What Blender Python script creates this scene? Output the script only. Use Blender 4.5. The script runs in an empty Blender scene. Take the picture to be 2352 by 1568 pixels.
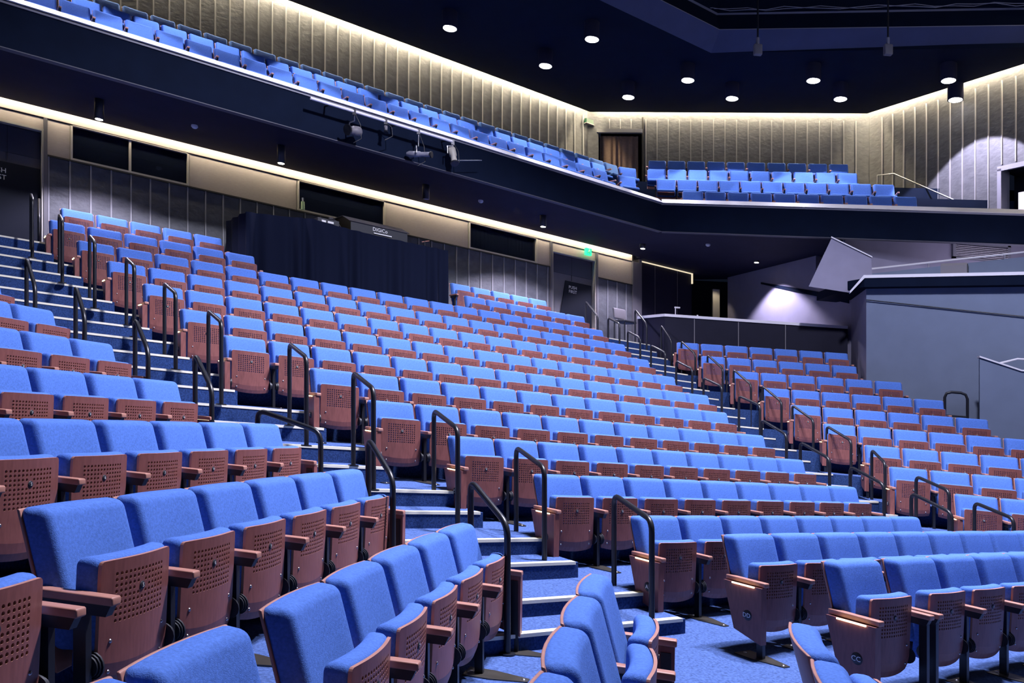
import bpy, bmesh, math, random
from math import sin, cos, pi, radians, sqrt, atan2
from mathutils import Vector, Matrix
random.seed(4)
S = bpy.context.scene
COL = S.collection

# ------------------------------------------------------------------ the lie of the land
# Metres, z = 0 at the carpet in front of the stage.  Every level of the house (floors,
# rows, ledges, ceilings) falls gently toward the right of the house: 8.67 cm per metre.
FALL = 0.0867
EYE = 1.53
def G(p):
    return Vector((p[0], p[1], p[2] - FALL * p[0]))
HEAD = {'C': radians(34.68), 'R': radians(-12.08), 'L': radians(79.4)}   # direction of the rows of each block
def P(b, s, n, z):
    """point of block b: s metres along its rows, n metres towards the back, z up"""
    a = HEAD[b]
    return (s * cos(a) - n * sin(a), s * sin(a) + n * cos(a), z)
def SN(b, x, y):
    a = HEAD[b]
    return (x * cos(a) + y * sin(a), -x * sin(a) + y * cos(a))

# ------------------------------------------------------------------ materials
def nt(name):
    m = bpy.data.materials.new(name); m.use_nodes = True
    t = m.node_tree; b = t.nodes['Principled BSDF']
    return m, t, b
def mat(name, col, rough=.6, metal=0., noise=0., scale=20., bump=0., bscale=60., stretch=None, spec=.5, sheen=0., bdist=.01, detail=4):
    m, t, b = nt(name)
    b.inputs['Roughness'].default_value = rough
    b.inputs['Metallic'].default_value = metal
    b.inputs['Specular IOR Level'].default_value = spec
    b.inputs['Sheen Weight'].default_value = sheen
    tc = t.nodes.new('ShaderNodeTexCoord'); mp = t.nodes.new('ShaderNodeMapping')
    t.links.new(tc.outputs['Object'], mp.inputs['Vector'])
    if stretch: mp.inputs['Scale'].default_value = stretch
    if noise:
        n = t.nodes.new('ShaderNodeTexNoise'); n.inputs['Scale'].default_value = scale; n.inputs['Detail'].default_value = detail
        t.links.new(mp.outputs['Vector'], n.inputs['Vector'])
        r = t.nodes.new('ShaderNodeValToRGB')
        r.color_ramp.elements[0].position = .3; r.color_ramp.elements[1].position = .7
        r.color_ramp.elements[0].color = [c * (1 - noise) for c in col] + [1]
        r.color_ramp.elements[1].color = [min(1, c * (1 + noise)) for c in col] + [1]
        t.links.new(n.outputs['Fac'], r.inputs['Fac']); t.links.new(r.outputs['Color'], b.inputs['Base Color'])
    else:
        b.inputs['Base Color'].default_value = list(col) + [1]
    if bump:
        n = t.nodes.new('ShaderNodeTexNoise'); n.inputs['Scale'].default_value = bscale; n.inputs['Detail'].default_value = 5
        t.links.new(mp.outputs['Vector'], n.inputs['Vector'])
        k = t.nodes.new('ShaderNodeBump'); k.inputs['Strength'].default_value = bump; k.inputs['Distance'].default_value = bdist
        t.links.new(n.outputs['Fac'], k.inputs['Height']); t.links.new(k.outputs['Normal'], b.inputs['Normal'])
    return m
def emit(name, col, st):
    m, t, b = nt(name)
    b.inputs['Base Color'].default_value = (0, 0, 0, 1)
    b.inputs['Emission Color'].default_value = list(col) + [1]; b.inputs['Emission Strength'].default_value = st
    return m
M = dict(
    fabric=mat('blue_wool', (.092, .205, .62), .9, noise=.16, scale=90, bump=.25, bscale=260, spec=.2),
    wood=mat('red_brown_ply', (.245, .088, .078), .42, noise=.16, scale=9, stretch=(6, 6, 1.2), spec=.45),
    edge=mat('ply_edge', (.50, .235, .18), .45, noise=.1, scale=12),
    black=mat('black_metal', (.012, .013, .018), .35, spec=.5),
    rubber=mat('dark_plastic', (.02, .022, .03), .5),
    steel=mat('steel', (.45, .45, .48), .35, 1.),
    plate=mat('bronze_floor_plate', (.10, .09, .075), .4, .7, noise=.2, scale=8),
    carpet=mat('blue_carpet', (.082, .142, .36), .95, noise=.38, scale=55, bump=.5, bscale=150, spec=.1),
    riser_shaded=mat('blue_carpet_shaded', (.026, .056, .165), .95, noise=.38, scale=60, bump=.4, bscale=150, spec=.1),  # darker copy of the carpet, shade on the risers put into the colour
    nosing=mat('cream_nosing', (.88, .83, .66), .5, noise=.05, scale=200),
    panel=mat('charcoal_plaster', (.088, .092, .105), .6, noise=.2, scale=5, bump=.35, bscale=9, stretch=(1, 1, 1.6), bdist=.025, detail=6),
    batten=mat('batten', (.25, .25, .27), .5),
    groove=mat('shadow_gap', (.012, .012, .014), .7),
    tan=mat('tan_plaster', (.36, .315, .29), .7, noise=.06, scale=14, stretch=(1, 1, 6)),
    navy=mat('dark_navy_paint', (.0040, .0085, .024), .8, spec=.08, noise=.1, scale=3),
    navy_lit=mat('navy_paint_lit', (.060, .075, .15), .8, spec=.1, noise=.08, scale=2),  # lighter copy of the navy, light on the bulkhead slope put into the colour
    soffit=mat('soffit_paint', (.016, .017, .036), .8, spec=.12, noise=.1, scale=2),
    ledge=mat('pale_rail_paint', (.86, .83, .88), .5), dimtrim=mat('dull_edge_trim', (.075, .075, .10), .6), transom=mat('slate_panel', (.05, .053, .08), .55),
    seam=mat('grey_edge_trim', (.22, .22, .27), .5),
    grey=mat('grey_blue_paint', (.165, .205, .30), .75, noise=.05, scale=3),
    mauve=mat('grey_mauve_paint', (.29, .275, .38), .75, noise=.05, scale=3),
    tile=mat('dark_wall_panel', (.012, .012, .027), .6, spec=.15, noise=.08, scale=4),
    cloth=mat('black_drape', (.0055, .0085, .024), .9, bump=.2, bscale=80, spec=.1),
    curtain=mat('brown_curtain', (.20, .13, .10), .9, noise=.1, scale=20),
    doorp=mat('door_paint', (.11, .105, .12), .55, noise=.05, scale=4),
    doord=mat('door_dark_paint', (.007, .009, .018), .6, spec=.15),
    frame=mat('window_frame_paint', (.42, .39, .34), .5),
    white=mat('white_sign', (.75, .73, .76), .6),
    greyc=mat('grey_vinyl', (.16, .15, .17), .55),
    gbottle=mat('green_bottle', (.55, .75, .45), .3),
    ink=mat('print_white', (.85, .85, .85), .5),
    dink=mat('print_dark', (.03, .03, .04), .5),
    lamp=emit('lamp_glow', (.93, .93, 1.), 9), lampw=emit('small_lamp_glow', (1., .93, .82), 22),
    led=emit('warm_led', (1., .82, .45), 6), edge_glow=emit('warm_edge_glow', (1., .85, .6), .9), cove=emit('cove_led', (1., .82, .52), 320), cove2=emit('cove_led_low', (1., .86, .62), 68),
    exitg=emit('exit_green', (.02, .9, .25), 2.6), exitd=emit('exit_green_dim', (.02, .5, .16), .35),
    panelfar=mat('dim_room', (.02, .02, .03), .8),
)
m, t, b = nt('dark_glass')
b.inputs['Base Color'].default_value = (.01, .014, .03, 1); b.inputs['Roughness'].default_value = .04
b.inputs['Specular IOR Level'].default_value = .6
tr = t.nodes.new('ShaderNodeBsdfTransparent'); tr.inputs['Color'].default_value = (.55, .62, .75, 1)
mx = t.nodes.new('ShaderNodeMixShader'); mx.inputs['Fac'].default_value = .55
t.links.new(tr.outputs['BSDF'], mx.inputs[1]); t.links.new(b.outputs['BSDF'], mx.inputs[2])
t.links.new(mx.outputs['Shader'], t.nodes['Material Output'].inputs['Surface'])
M['glass'] = m

# ------------------------------------------------------------------ mesh helpers
class MB:
    def __init__(s): s.v = []; s.f = []; s.m = []; s.sm = []
    def add(s, vs, fs, mi=0, smooth=False):
        o = len(s.v); s.v += [tuple(v) for v in vs]
        for f in fs: s.f.append([i + o for i in f]); s.m.append(mi); s.sm.append(smooth)
        return s
    def hexa(s, c, mi=0):      # 8 corners: bottom four then top four
        return s.add(c, [(0, 3, 2, 1), (4, 5, 6, 7), (0, 1, 5, 4), (1, 2, 6, 5), (2, 3, 7, 6), (3, 0, 4, 7)], mi)
    def box(s, x0, x1, y0, y1, z0, z1, mi=0, xf=None):
        c = [(x0, y0, z0), (x1, y0, z0), (x1, y1, z0), (x0, y1, z0), (x0, y0, z1), (x1, y0, z1), (x1, y1, z1), (x0, y1, z1)]
        if xf: c = [xf(*p) for p in c]
        return s.hexa(c, mi)
    def prism(s, poly, z0, z1, mi=0, side=None):
        n = len(poly)
        vs = [(x, y, z0) for x, y in poly] + [(x, y, z1) for x, y in poly]
        s.add(vs, [list(range(n))[::-1], list(range(n, 2 * n))], mi)
        s.add(vs, [(i, (i + 1) % n, n + (i + 1) % n, n + i) for i in range(n)], mi if side is None else side)
        return s
    def extrude(s, pts, d, mi=0):     # polygon of 3-D points pushed by vector d
        n = len(pts); vs = list(pts) + [tuple(p[k] + d[k] for k in range(3)) for p in pts]
        return s.add(vs, [list(range(n)), list(range(n, 2 * n))[::-1]] + [(i, n + i, n + (i + 1) % n, (i + 1) % n) for i in range(n)], mi)
    def tube(s, path, r, mi=0, n=8, cap=True):
        path = [Vector(p) for p in path]; rings = []
        d0 = (path[1] - path[0]).normalized()
        u = d0.orthogonal().normalized()
        for i, p in enumerate(path):
            d = ((path[min(i + 1, len(path) - 1)] - path[max(i - 1, 0)])).normalized()
            u = (u - d * u.dot(d)).normalized(); w = d.cross(u)
            rr = r[i] if isinstance(r, (list, tuple)) else r
            rings.append([p + (u * cos(2 * pi * k / n) + w * sin(2 * pi * k / n)) * rr for k in range(n)])
        vs = [v for q in rings for v in q]; fs = []
        for i in range(len(path) - 1):
            for k in range(n): fs.append((i * n + k, i * n + (k + 1) % n, (i + 1) * n + (k + 1) % n, (i + 1) * n + k))
        s.add(vs, fs, mi, True)
        if cap: s.add(vs, [list(range(n))[::-1], [(len(path) - 1) * n + k for k in range(n)]], mi)
        return s
    def cyl(s, a, b, r, mi=0, n=16, r2=None): return s.tube([a, b], [r, r if r2 is None else r2], mi, n)
    def dome(s, c, r, h, mi=0, n=10, axis=(0, 0, 1)):
        ax = Vector(axis).normalized(); u = ax.orthogonal().normalized(); w = ax.cross(u); c = Vector(c); vs = []; K = 3
        for j in range(K):
            t = j / K * pi / 2
            vs += [c + (u * cos(2 * pi * k / n) + w * sin(2 * pi * k / n)) * r * cos(t) + ax * h * sin(t) for k in range(n)]
        vs.append(c + ax * h); fs = []
        for j in range(K - 1):
            for k in range(n): fs.append((j * n + k, j * n + (k + 1) % n, (j + 1) * n + (k + 1) % n, (j + 1) * n + k))
        fs += [((K - 1) * n + k, (K - 1) * n + (k + 1) % n, K * n) for k in range(n)]
        return s.add(vs, fs, mi, True)
    def rbox(s, c, h, r, mid=(3, 1, 3), df=None, mi=0):
        """box with rounded edges, then bent by df"""
        ax = []
        for k in range(3):
            H = h[k]; a = [-H, -H + .25 * r, -H + .6 * r, -H + r]; q = [-x for x in a[::-1]]
            m_ = [(-H + r) + (2 * H - 2 * r) * i / (mid[k] + 1) for i in range(1, mid[k] + 1)]
            ax.append(a + m_ + q)
        def mp(p):
            inn = [max(-h[k] + r, min(h[k] - r, p[k])) for k in range(3)]
            d = Vector([p[k] - inn[k] for k in range(3)])
            if d.length > 1e-9: d = d.normalized() * r
            q = [c[k] + inn[k] + d[k] for k in range(3)]
            return df(*q) if df else q
        idx = {}; vs = []; fs = []
        def vid(p):
            key = tuple(round(x, 6) for x in p)
            if key not in idx: idx[key] = len(vs); vs.append(mp(p))
            return idx[key]
        for k in range(3):
            a, b_ = [(1, 2), (2, 0), (0, 1)][k]
            for sg in (-1, 1):
                for i in range(len(ax[a]) - 1):
                    for j in range(len(ax[b_]) - 1):
                        q = []
                        for (ii, jj) in ((i, j), (i + 1, j), (i + 1, j + 1), (i, j + 1)):
                            p = [0, 0, 0]; p[k] = sg * h[k]; p[a] = ax[a][ii]; p[b_] = ax[b_][jj]; q.append(vid(p))
                        fs.append(q if sg > 0 else q[::-1])
        return s.add(vs, fs, mi, True)

def mesh(name, mb, mats, fn):
    me = bpy.data.meshes.new(name)
    me.from_pydata([fn(v) for v in mb.v], [], mb.f)
    for m_ in mats: me.materials.append(M[m_])
    me.polygons.foreach_set('material_index', mb.m)
    me.polygons.foreach_set('use_smooth', mb.sm)
    me.update()
    return me
def tag(o, label=None, cat=None, group=None, kind=None):
    if label: o['label'] = label
    if cat: o['category'] = cat
    if group: o['group'] = group
    if kind: o['kind'] = kind
    return o
def link(name, data, parent=None, loc=None):
    o = bpy.data.objects.new(name, data); COL.objects.link(o)
    if parent: o.parent = parent
    if loc is not None: o.location = loc
    return o
def thing(name, at, label, cat, group=None):
    return tag(link(name, None, None, G(at)), label, cat, group)
def solid(name, mb, mats, at=None, parent=None):
    """one mesh object; its vertices are given in house coordinates"""
    if isinstance(mats, str): mats = [mats]
    root = parent
    org = Vector((0, 0, 0))
    while root is not None: org += root.location; root = root.parent
    if parent is None:
        if at is None:
            k = len(mb.v); at = tuple(sum(v[i] for v in mb.v) / k for i in (0, 1)) + (min(v[2] for v in mb.v),)
        loc = G(at)
        return link(name, mesh(name, mb, mats, lambda v: G(v) - loc), None, loc)
    return link(name, mesh(name, mb, mats, lambda v: G(v) - org), parent)
def struct(name, mb, mats, parent=None):
    o = solid(name, mb, mats, None, parent)
    if parent is None: tag(o, kind='structure')
    return o
def text_mb(body, size, mi=0):
    cu = bpy.data.curves.new('t', 'FONT'); cu.body = body; cu.size = size; cu.align_x = 'CENTER'; cu.align_y = 'CENTER'; cu.resolution_u = 2; cu.extrude = .0008
    o = bpy.data.objects.new('t', cu); COL.objects.link(o)
    dg = bpy.context.evaluated_depsgraph_get(); me = o.evaluated_get(dg).to_mesh()
    mb = MB().add([tuple(v.co) for v in me.vertices], [list(p.vertices) for p in me.polygons], mi)
    o.evaluated_get(dg).to_mesh_clear(); bpy.data.objects.remove(o); bpy.data.curves.remove(cu)
    return mb
def text_on(mb, body, size, xf, mi):
    t = text_mb(body, size, mi)
    mb.add([xf(*v) for v in t.v], t.f, mi); return mb

ORD = ['', 'first', 'second', 'third', 'fourth', 'fifth', 'sixth', 'seventh', 'eighth', 'ninth', 'tenth', 'eleventh', 'twelfth',
       'thirteenth', 'fourteenth', 'fifteenth', 'sixteenth', 'seventeenth', 'eighteenth', 'nineteenth', 'twentieth',
       'twenty-first', 'twenty-second', 'twenty-third', 'twenty-fourth', 'twenty-fifth', 'twenty-sixth']

# ------------------------------------------------------------------ the seat, in its own frame:
# x along the row, -y the way it faces, z = 0 on the tread under the top of the back
W2 = .258
def back_bend(x, y, z):
    x *= 1 - .10 * max(0, min(1, -y / .094))          # the pad narrows toward its face
    return (x, y - (.81 - z) * .27 + .022 * (1 - (x / W2) ** 2), z)
def pan_bend(x, y, z):
    lo = max(0, .27 - z)
    return (x, y + (.64 - z) * .05 - .024 * (1 - (x / .22) ** 2) + lo * lo * 2.2, z - (.022 * (1 - (x / .22) ** 2) if z < .3 else 0))
def build_board():
    mb = MB()
    hx, zt, zb, y0, th = .2195, .640, .172, -.298, .014
    NX, NZ = 13, 9; px, pz = .0240, .0222; fx = NX * px / 2; zt2 = .596; zb2 = zt2 - NZ * pz
    xs = [-hx, -hx + .012] + [-fx + i * px for i in range(NX + 1)] + [hx - .012, hx]
    zs = [zt, zt - .012] + [zt2 - i * pz for i in range(NZ + 1)] + [.33, .26, .21, zb]
    cr = .02
    def corner(x, z):
        # round the four corners a little
        cx, cz = hx - cr, (zt - cr if z > .4 else zb + cr)
        if abs(x) > cx and ((z > .4 and z > cz) or (z < .4 and z < cz)):
            d = Vector((abs(x) - cx, z - cz))
            if d.length > cr: d = d.normalized() * cr
            return (math.copysign(cx + d.x, x), cz + d.y)
        return (x, z)
    def at(x, z, dep):
        x, z = corner(x, z); return pan_bend(x, y0 + dep, z)
    for i in range(len(xs) - 1):
        for j in range(len(zs) - 1):
            x0, x1, z1, z0 = xs[i], xs[i + 1], zs[j], zs[j + 1]
            hole = 2 <= i < 2 + NX and 2 <= j < 2 + NZ
            if hole:
                ii, jj = i - 2, j - 2
                if abs(ii - 6) + abs(jj - 3) <= 1 or (ii == 6 and jj in (2, 4)): hole = False
            mb.add([at(x0, z0, th), at(x0, z1, th), at(x1, z1, th), at(x1, z0, th)], [(0, 1, 2, 3)], 0, True)
            if not hole:
                mb.add([at(x0, z0, 0), at(x1, z0, 0), at(x1, z1, 0), at(x0, z1, 0)], [(0, 1, 2, 3)], 0, True); continue
            cx, cz, r = (x0 + x1) / 2, (z0 + z1) / 2, .0076
            oc = [(cx + r * cos(pi / 8 + k * pi / 4), cz + r * sin(pi / 8 + k * pi / 4)) for k in range(8)]
            vs = [at(x1, z1, 0), at(x0, z1, 0), at(x0, z0, 0), at(x1, z0, 0)] + [at(a, b_, 0) for a, b_ in oc] + [at(a, b_, .011) for a, b_ in oc]
            ring = lambda k: 4 + k % 8
            mb.add(vs, [(0, 1, ring(2), ring(1)), (0, ring(1), ring(0)), (1, 2, ring(4), ring(3)), (1, ring(3), ring(2)), (2, 3, ring(6), ring(5)), (2, ring(5), ring(4)),
                        (3, 0, ring(0), ring(7)), (3, ring(7), ring(6))], 0)
            mb.add(vs, [(4 + k, 4 + (k + 1) % 8, 12 + (k + 1) % 8, 12 + k) for k in range(8)], 1)
            mb.add(vs, [[12 + k for k in range(8)]], 3)
    # edges of the ply
    per = [(x, zt) for x in xs] + [(hx, z) for z in zs[1:]] + [(x, zb) for x in xs[::-1][1:]] + [(-hx, z) for z in zs[::-1][1:-1]]
    n = len(per)
    vs = [at(x, z, 0) for x, z in per] + [at(x, z, th) for x, z in per]
    mb.add(vs, [(i, n + i, n + (i + 1) % n, (i + 1) % n) for i in range(n)], 1)
    for sx in (-.165, .165):
        for z in (.335, .228):
            p = pan_bend(sx, y0 - .0005, z); mb.dome(p, .0085, .005, 2, 8, (0, -1, 0))
    return mb
def seat_parts():
    d = {}
    d['backrest'] = (MB().rbox((0, -.036, .557), (W2, .058, .257), .036, (5, 1, 4), back_bend), ['fabric'])
    d['back_shell'] = (MB().rbox((0, .0160, .514), (W2 + .003, .0070, .293), .006, (5, 0, 3), back_bend), ['edge'])
    d['seat_cushion'] = (MB().rbox((0, -.240, .428), (.236, .048, .222), .036, (5, 1, 4), pan_bend), ['fabric'])
    d['seat_board'] = (build_board(), ['wood', 'edge', 'steel', 'rubber'])
    hg = MB()
    for k in range(3): hg.cyl((.224 + k * .010, -.262, .258), (.232 + k * .010, -.262, .258), .052 - .006 * k, 0, 16)
    d['hinge_r'] = (hg, ['rubber'])
    hg = MB()
    for k in range(3): hg.cyl((-.224 - k * .010, -.262, .258), (-.232 - k * .010, -.262, .258), .052 - .006 * k, 0, 16)
    d['hinge_l'] = (hg, ['rubber'])
    for sd, x in (('l', -.275), ('r', .275)):
        d['armrest_' + sd] = (MB().rbox((x, -.228, .520), (.027, .170, .0165), .008, (0, 2, 0)), ['edge'])
        a = MB()
        a.extrude([(x - .019, -.10, .503), (x - .019, -.385, .503), (x - .019, -.365, .462), (x - .019, -.10, .462)], (.038, 0, 0))
        d['arm_support_' + sd] = (a, ['rubber'])
        d['leg_' + sd] = (MB().box(x - .016, x + .016, -.285, -.235, .0, .47), ['black'])
        d['legfront_' + sd] = (MB().box(x - .016, x + .016, -.370, -.320, .0, .47), ['black'])
        q = MB().extrude([(x - .03, -.56, 0), (x + .03, -.56, 0), (x + .085, -.34, 0), (x + .085, -.18, 0), (x - .085, -.18, 0), (x - .085, -.34, 0)], (0, 0, .007))
        for yy in (-.53, -.21): q.dome((x, yy, .007), .013, .006, 1, 8)
        d['base_plate_' + sd] = (q, ['plate', 'steel'])
        # end panel at an aisle, with light strip below the arm
        o = -1 if sd == 'l' else 1
        x0 = x - .021 + o * .012 - (.018 if o < 0 else 0)
        e = MB().extrude([(x0, -.06, .500), (x0, -.388, .500), (x0, -.382, .105), (x0, -.150, .170)], (.060, 0, 0), 0)
        d['end_panel_' + sd] = (e, ['wood'])
        d['aisle_light_' + sd] = (MB().box(min(x + o * .0505, x + o * .061), max(x + o * .0505, x + o * .061), -.33, -.14, .492, .501), ['led'])
    d['seat_cushion_down'] = (MB().rbox((0, -.28, .385), (.235, .19, .040), .034, (3, 3, 0)), ['fabric'])
    d['seat_board_down'] = (MB().rbox((0, -.28, .338), (.222, .19, .008), .006, (1, 1, 0)), ['wood'])
    return d
PARTS = seat_parts()
CACHE = {}
def seat_fn(a):
    ca, sa = cos(a), sin(a)
    def fn(v):
        x, y = v[0] * ca - v[1] * sa, v[0] * sa + v[1] * ca
        return (x, y, v[2] - FALL * x)
    return fn
def part_mesh(key, a):
    k = (key, round(math.degrees(a) / 1.5))
    if k not in CACHE:
        mb, mats = PARTS[key]; CACHE[k] = mesh(key.rsplit('_l', 1)[0] if key.endswith('_l') else key, mb, mats, seat_fn(radians(k[1] * 1.5)))
    return CACHE[k]
def disc_text(body, a, where):
    k = (where, body, round(math.degrees(a) / 1.5))
    if k not in CACHE:
        if where == 'seat':
            p = pan_bend(0, -.298, .518); c = (p[0], p[1] - .001, p[2]); ax = (0, -1, 0)
            mb = MB().dome(c, .0165, .004, 0, 14, ax)
            text_on(mb, body, .021, lambda x, y, z: (c[0] + x, c[1] - .0045 - z, c[2] + y), 1)
        else:
            sd = -1 if where == 'l' else 1
            c = (sd * (.275 + .0505), -.27, .29)
            mb = MB().dome(c, .038, .010, 0, 18, (sd, 0, 0))
            text_on(mb, body, .044, lambda x, y, z: (c[0] + sd * (.0112 + z), c[1] + sd * x, c[2] + y), 1)
        CACHE[k] = mesh('disc', mb, ['rubber', 'ink'], seat_fn(radians(k[2] * 1.5)))
    return CACHE[k]
NSEAT = 0
def seat(x, y, z, a, label, group, number=None, left='arm', right=None, letter=None, lod=0, down=False):
    global NSEAT; NSEAT += 1
    root = thing('theatre_seat', (x, y, z), label, 'seat', group)
    names = ['backrest', 'back_shell', 'seat_cushion', 'seat_board']
    for n in names:
        o = link(n, part_mesh(n + '_down' if down and n.startswith('seat_') else n, a), root)
        if n == 'seat_board' and number is not None:
            link('number_disc', disc_text(str(number), a, 'seat'), o)
    if lod < 2:
        link('hinge', part_mesh('hinge_l', a), root); link('hinge', part_mesh('hinge_r', a), root)
    for sd, kind in (('l', left), ('r', right)):
        if not kind: continue
        link('armrest', part_mesh('armrest_' + sd, a), root)
        link('leg', part_mesh(('leg_' if kind == 'arm' else 'legfront_') + sd, a), root)
        if lod < 2: link('base_plate', part_mesh('base_plate_' + sd, a), root)
        if kind == 'end':
            ep = link('end_panel', part_mesh('end_panel_' + sd, a), root)
            link('aisle_light', part_mesh('aisle_light_' + sd, a), ep)
            if letter: link('row_letter_disc', disc_text(letter, a, sd), ep)
        else:
            link('arm_support', part_mesh('arm_support_' + sd, a), root)
    return root
PITCH = .55
def row_pts(x, y, a, b, n, pitch=PITCH, start=0):
    out = []; a = radians(a); b = radians(b)
    for i in range(n):
        if i:
            am = a + b * (i - .5); x += pitch * cos(am); y += pitch * sin(am)
        out.append((x, y, a + b * i))
    return out

# levels of the stepped rows above the front carpet (A lowest)
LEV = [.0, .230, .493, .781, 1.088, 1.408, 1.746, 2.106, 2.470, 2.845, 3.243, 3.654]

# centre block: name, seats, x, y, heading, turn per seat, level, first number, rank from the front
CENTRE = [('CC', 1, 2.15, 5.24, 34.7, 0, 0, 11), ('CC', 6, 2.69, 5.61, 34.7, -.4, 0, 12), ('DD', 9, 1.76, 6.17, 35.4, -.31, 0, 11),
          ('A', 8, 1.18, 6.90, 36.2, -.31, 0, 11), ('B', 9, .40, 7.61, 35.6, -.30, 1, 11), ('C', 10, -.43, 8.25, 34.6, -.21, 2, 11),
          ('D', 11, -1.30, 8.69, 32.5, -.04, 3, 11), ('E', 12, -2.06, 9.34, 31.9, .03, 4, 11), ('F', 15, -3.24, 9.89, 33.9, -.03, 5, 11),
          ('G', 16, -4.02, 10.57, 34.6, -.04, 6, 11), ('H', 17, -4.78, 11.21, 35.2, -.09, 7, 11), ('J', 18, -5.60, 11.89, 34.3, -.01, 8, 11),
          ('K', 19, -6.40, 12.59, 34.0, .03, 9, 11), ('L', 6, -7.18, 13.22, 34.6, -.09, 10, 11), ('L', 6, -.82, 17.61, 35.0, -.36, 10, 25),
          ('M', 5, -7.55, 14.22, 35.0, .26, 11, 11), ('M', 5, -1.20, 18.66, 34.9, .15, 11, 25)]
rank = {}
for r in CENTRE: rank.setdefault(r[0], len(rank) + 1)
CENDS = {}
for nm, n, x, y, a, b, lv, num in CENTRE:
    pts = row_pts(x, y, a, b, n)
    firstseg = num == 11; CENDS.setdefault(nm, [None, None])
    for i, (px, py, pa) in enumerate(pts):
        if nm == 'CC':
            lab = 'blue folding seat at the aisle end of the front row, its panel lettered CC' if n == 1 else \
                'blue folding seat, %s from the left end of the centre block\'s front row' % ORD[i + 2]
        else:
            where = 'left aisle' if firstseg else 'right-hand side of the draped desk'
            if nm in 'LM' and not firstseg:
                lab = 'blue folding seat, %s right of the draped desk, centre block\'s %s row' % (ORD[i + 1], 'back' if nm == 'M' else 'last but one')
            elif nm == 'M':
                lab = 'blue folding seat, %s from the left aisle in the back row against the panelled wall' % ORD[i + 1]
            else:
                lab = 'blue folding seat, %s from the left aisle in the centre block\'s %s row' % (ORD[i + 1], ORD[rank[nm]])
        first = i == 0 and (firstseg or nm == 'M'); last = i == n - 1
        seat(px, py, LEV[lv], pa, lab, 'seats of the centre block', num + i,
             ('end' if (i == 0 and firstseg) else 'arm') if not (nm == 'CC' and i == 0 and n > 1) else 'post', ('arm' if last and n > 1 else None) if nm != 'CC' else ('post' if n == 1 else None),
             nm if (i == 0 and firstseg) else None, 0 if lv < 6 else 2)
    if firstseg and nm != 'CC': CENDS[nm][0] = pts[0]
    CENDS[nm][1] = pts[-1]

# right block, front of the house to the back
RIGHT = [('Ri', 4, 6.08, 10.75, -12.0, 0, 1), ('Rh', 5, 5.72, 11.84, -11.8, .06, 2), ('Rg', 6, 5.78, 12.81, -12.4, -.27, 3),
         ('Rf', 7, 5.54, 13.88, -12.7, -.64, 4), ('Re', 6, 5.36, 14.96, -12.3, -.28, 5), ('Rd', 6, 5.17, 16.06, -12.3, -.21, 6),
         ('Rc', 6, 4.87, 17.07, -12.4, -.11, 7), ('Rb', 6, 4.47, 18.21, -11.6, .54, 8), ('Ra', 7, 4.14, 19.29, -11.9, .38, 9)]
RENDS = {}
for k, (nm, n, x, y, a, b, lv) in enumerate(RIGHT):
    pts = row_pts(x, y, a, b, n); RENDS[nm] = (pts[0], pts[-1])
    for i, (px, py, pa) in enumerate(pts):
        back = len(RIGHT) - k
        lab = 'blue folding seat, %s from the aisle, right block, %s' % (ORD[i + 1], 'back row' if back == 1 else ORD[back] + ' row from the back')
        seat(px, py, LEV[lv], pa, lab, 'seats of the right block', 32 + i, 'end' if i == 0 else 'arm', 'arm' if i == n - 1 else None,
             'BCDEFGHJK'[lv - 1] if i == 0 else None, 2)

# left block; the rows end on the right at the aisle with seat ten
LEFT = [('L9', [(2, .98, 2.51, 79.6, -.9)], 0), ('L0', [(4, .06, 2.12, 81.4, -.91)], 0),
        ('L1', [(2, -1.02, 1.77, 81, -1.), (5, -.80, 3.03, 81.6, -1.27)], 0), ('L2', [(1, -1.885, 2.55, 81.5, 0), (6, -1.77, 3.28, 80.7, -.59)], 1),
        ('L3', [(7, -2.72, 3.46, 81.6, -.82)], 2), ('L4', [(5, -3.51, 4.82, 81.3, -1.45)], 3), ('L5', [(4, -4.22, 5.90, 79.7, -.68)], 4),
        ('L6', [(3, -5.02, 7.08, 80.2, -.86)], 5), ('L7', [(2, -5.93, 8.35, 79.0, -.5)], 6)]
for k, (nm, segs, lv) in enumerate(LEFT):
    tot = sum(q[0] for q in segs); c = 0
    for si, (n, x, y, a, b) in enumerate(segs):
        for i, (px, py, pa) in enumerate(row_pts(x, y, a, b, n)):
            q = tot - c; c += 1
            gapr = i == n - 1 and si < len(segs) - 1
            lab = 'blue folding seat, %s from the aisle end in the left block\'s %s row' % (ORD[q], ORD[k + 1])
            seat(px, py, LEV[lv], pa, lab, 'seats of the left block', 11 - q, 'arm', 'end' if q == 1 else ('arm' if gapr else None),
                 ('AA', 'BB', 'A', 'B', 'C', 'D', 'E', 'F', 'G')[k] if q == 1 else None, 0 if lv < 4 else 1)

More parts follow.
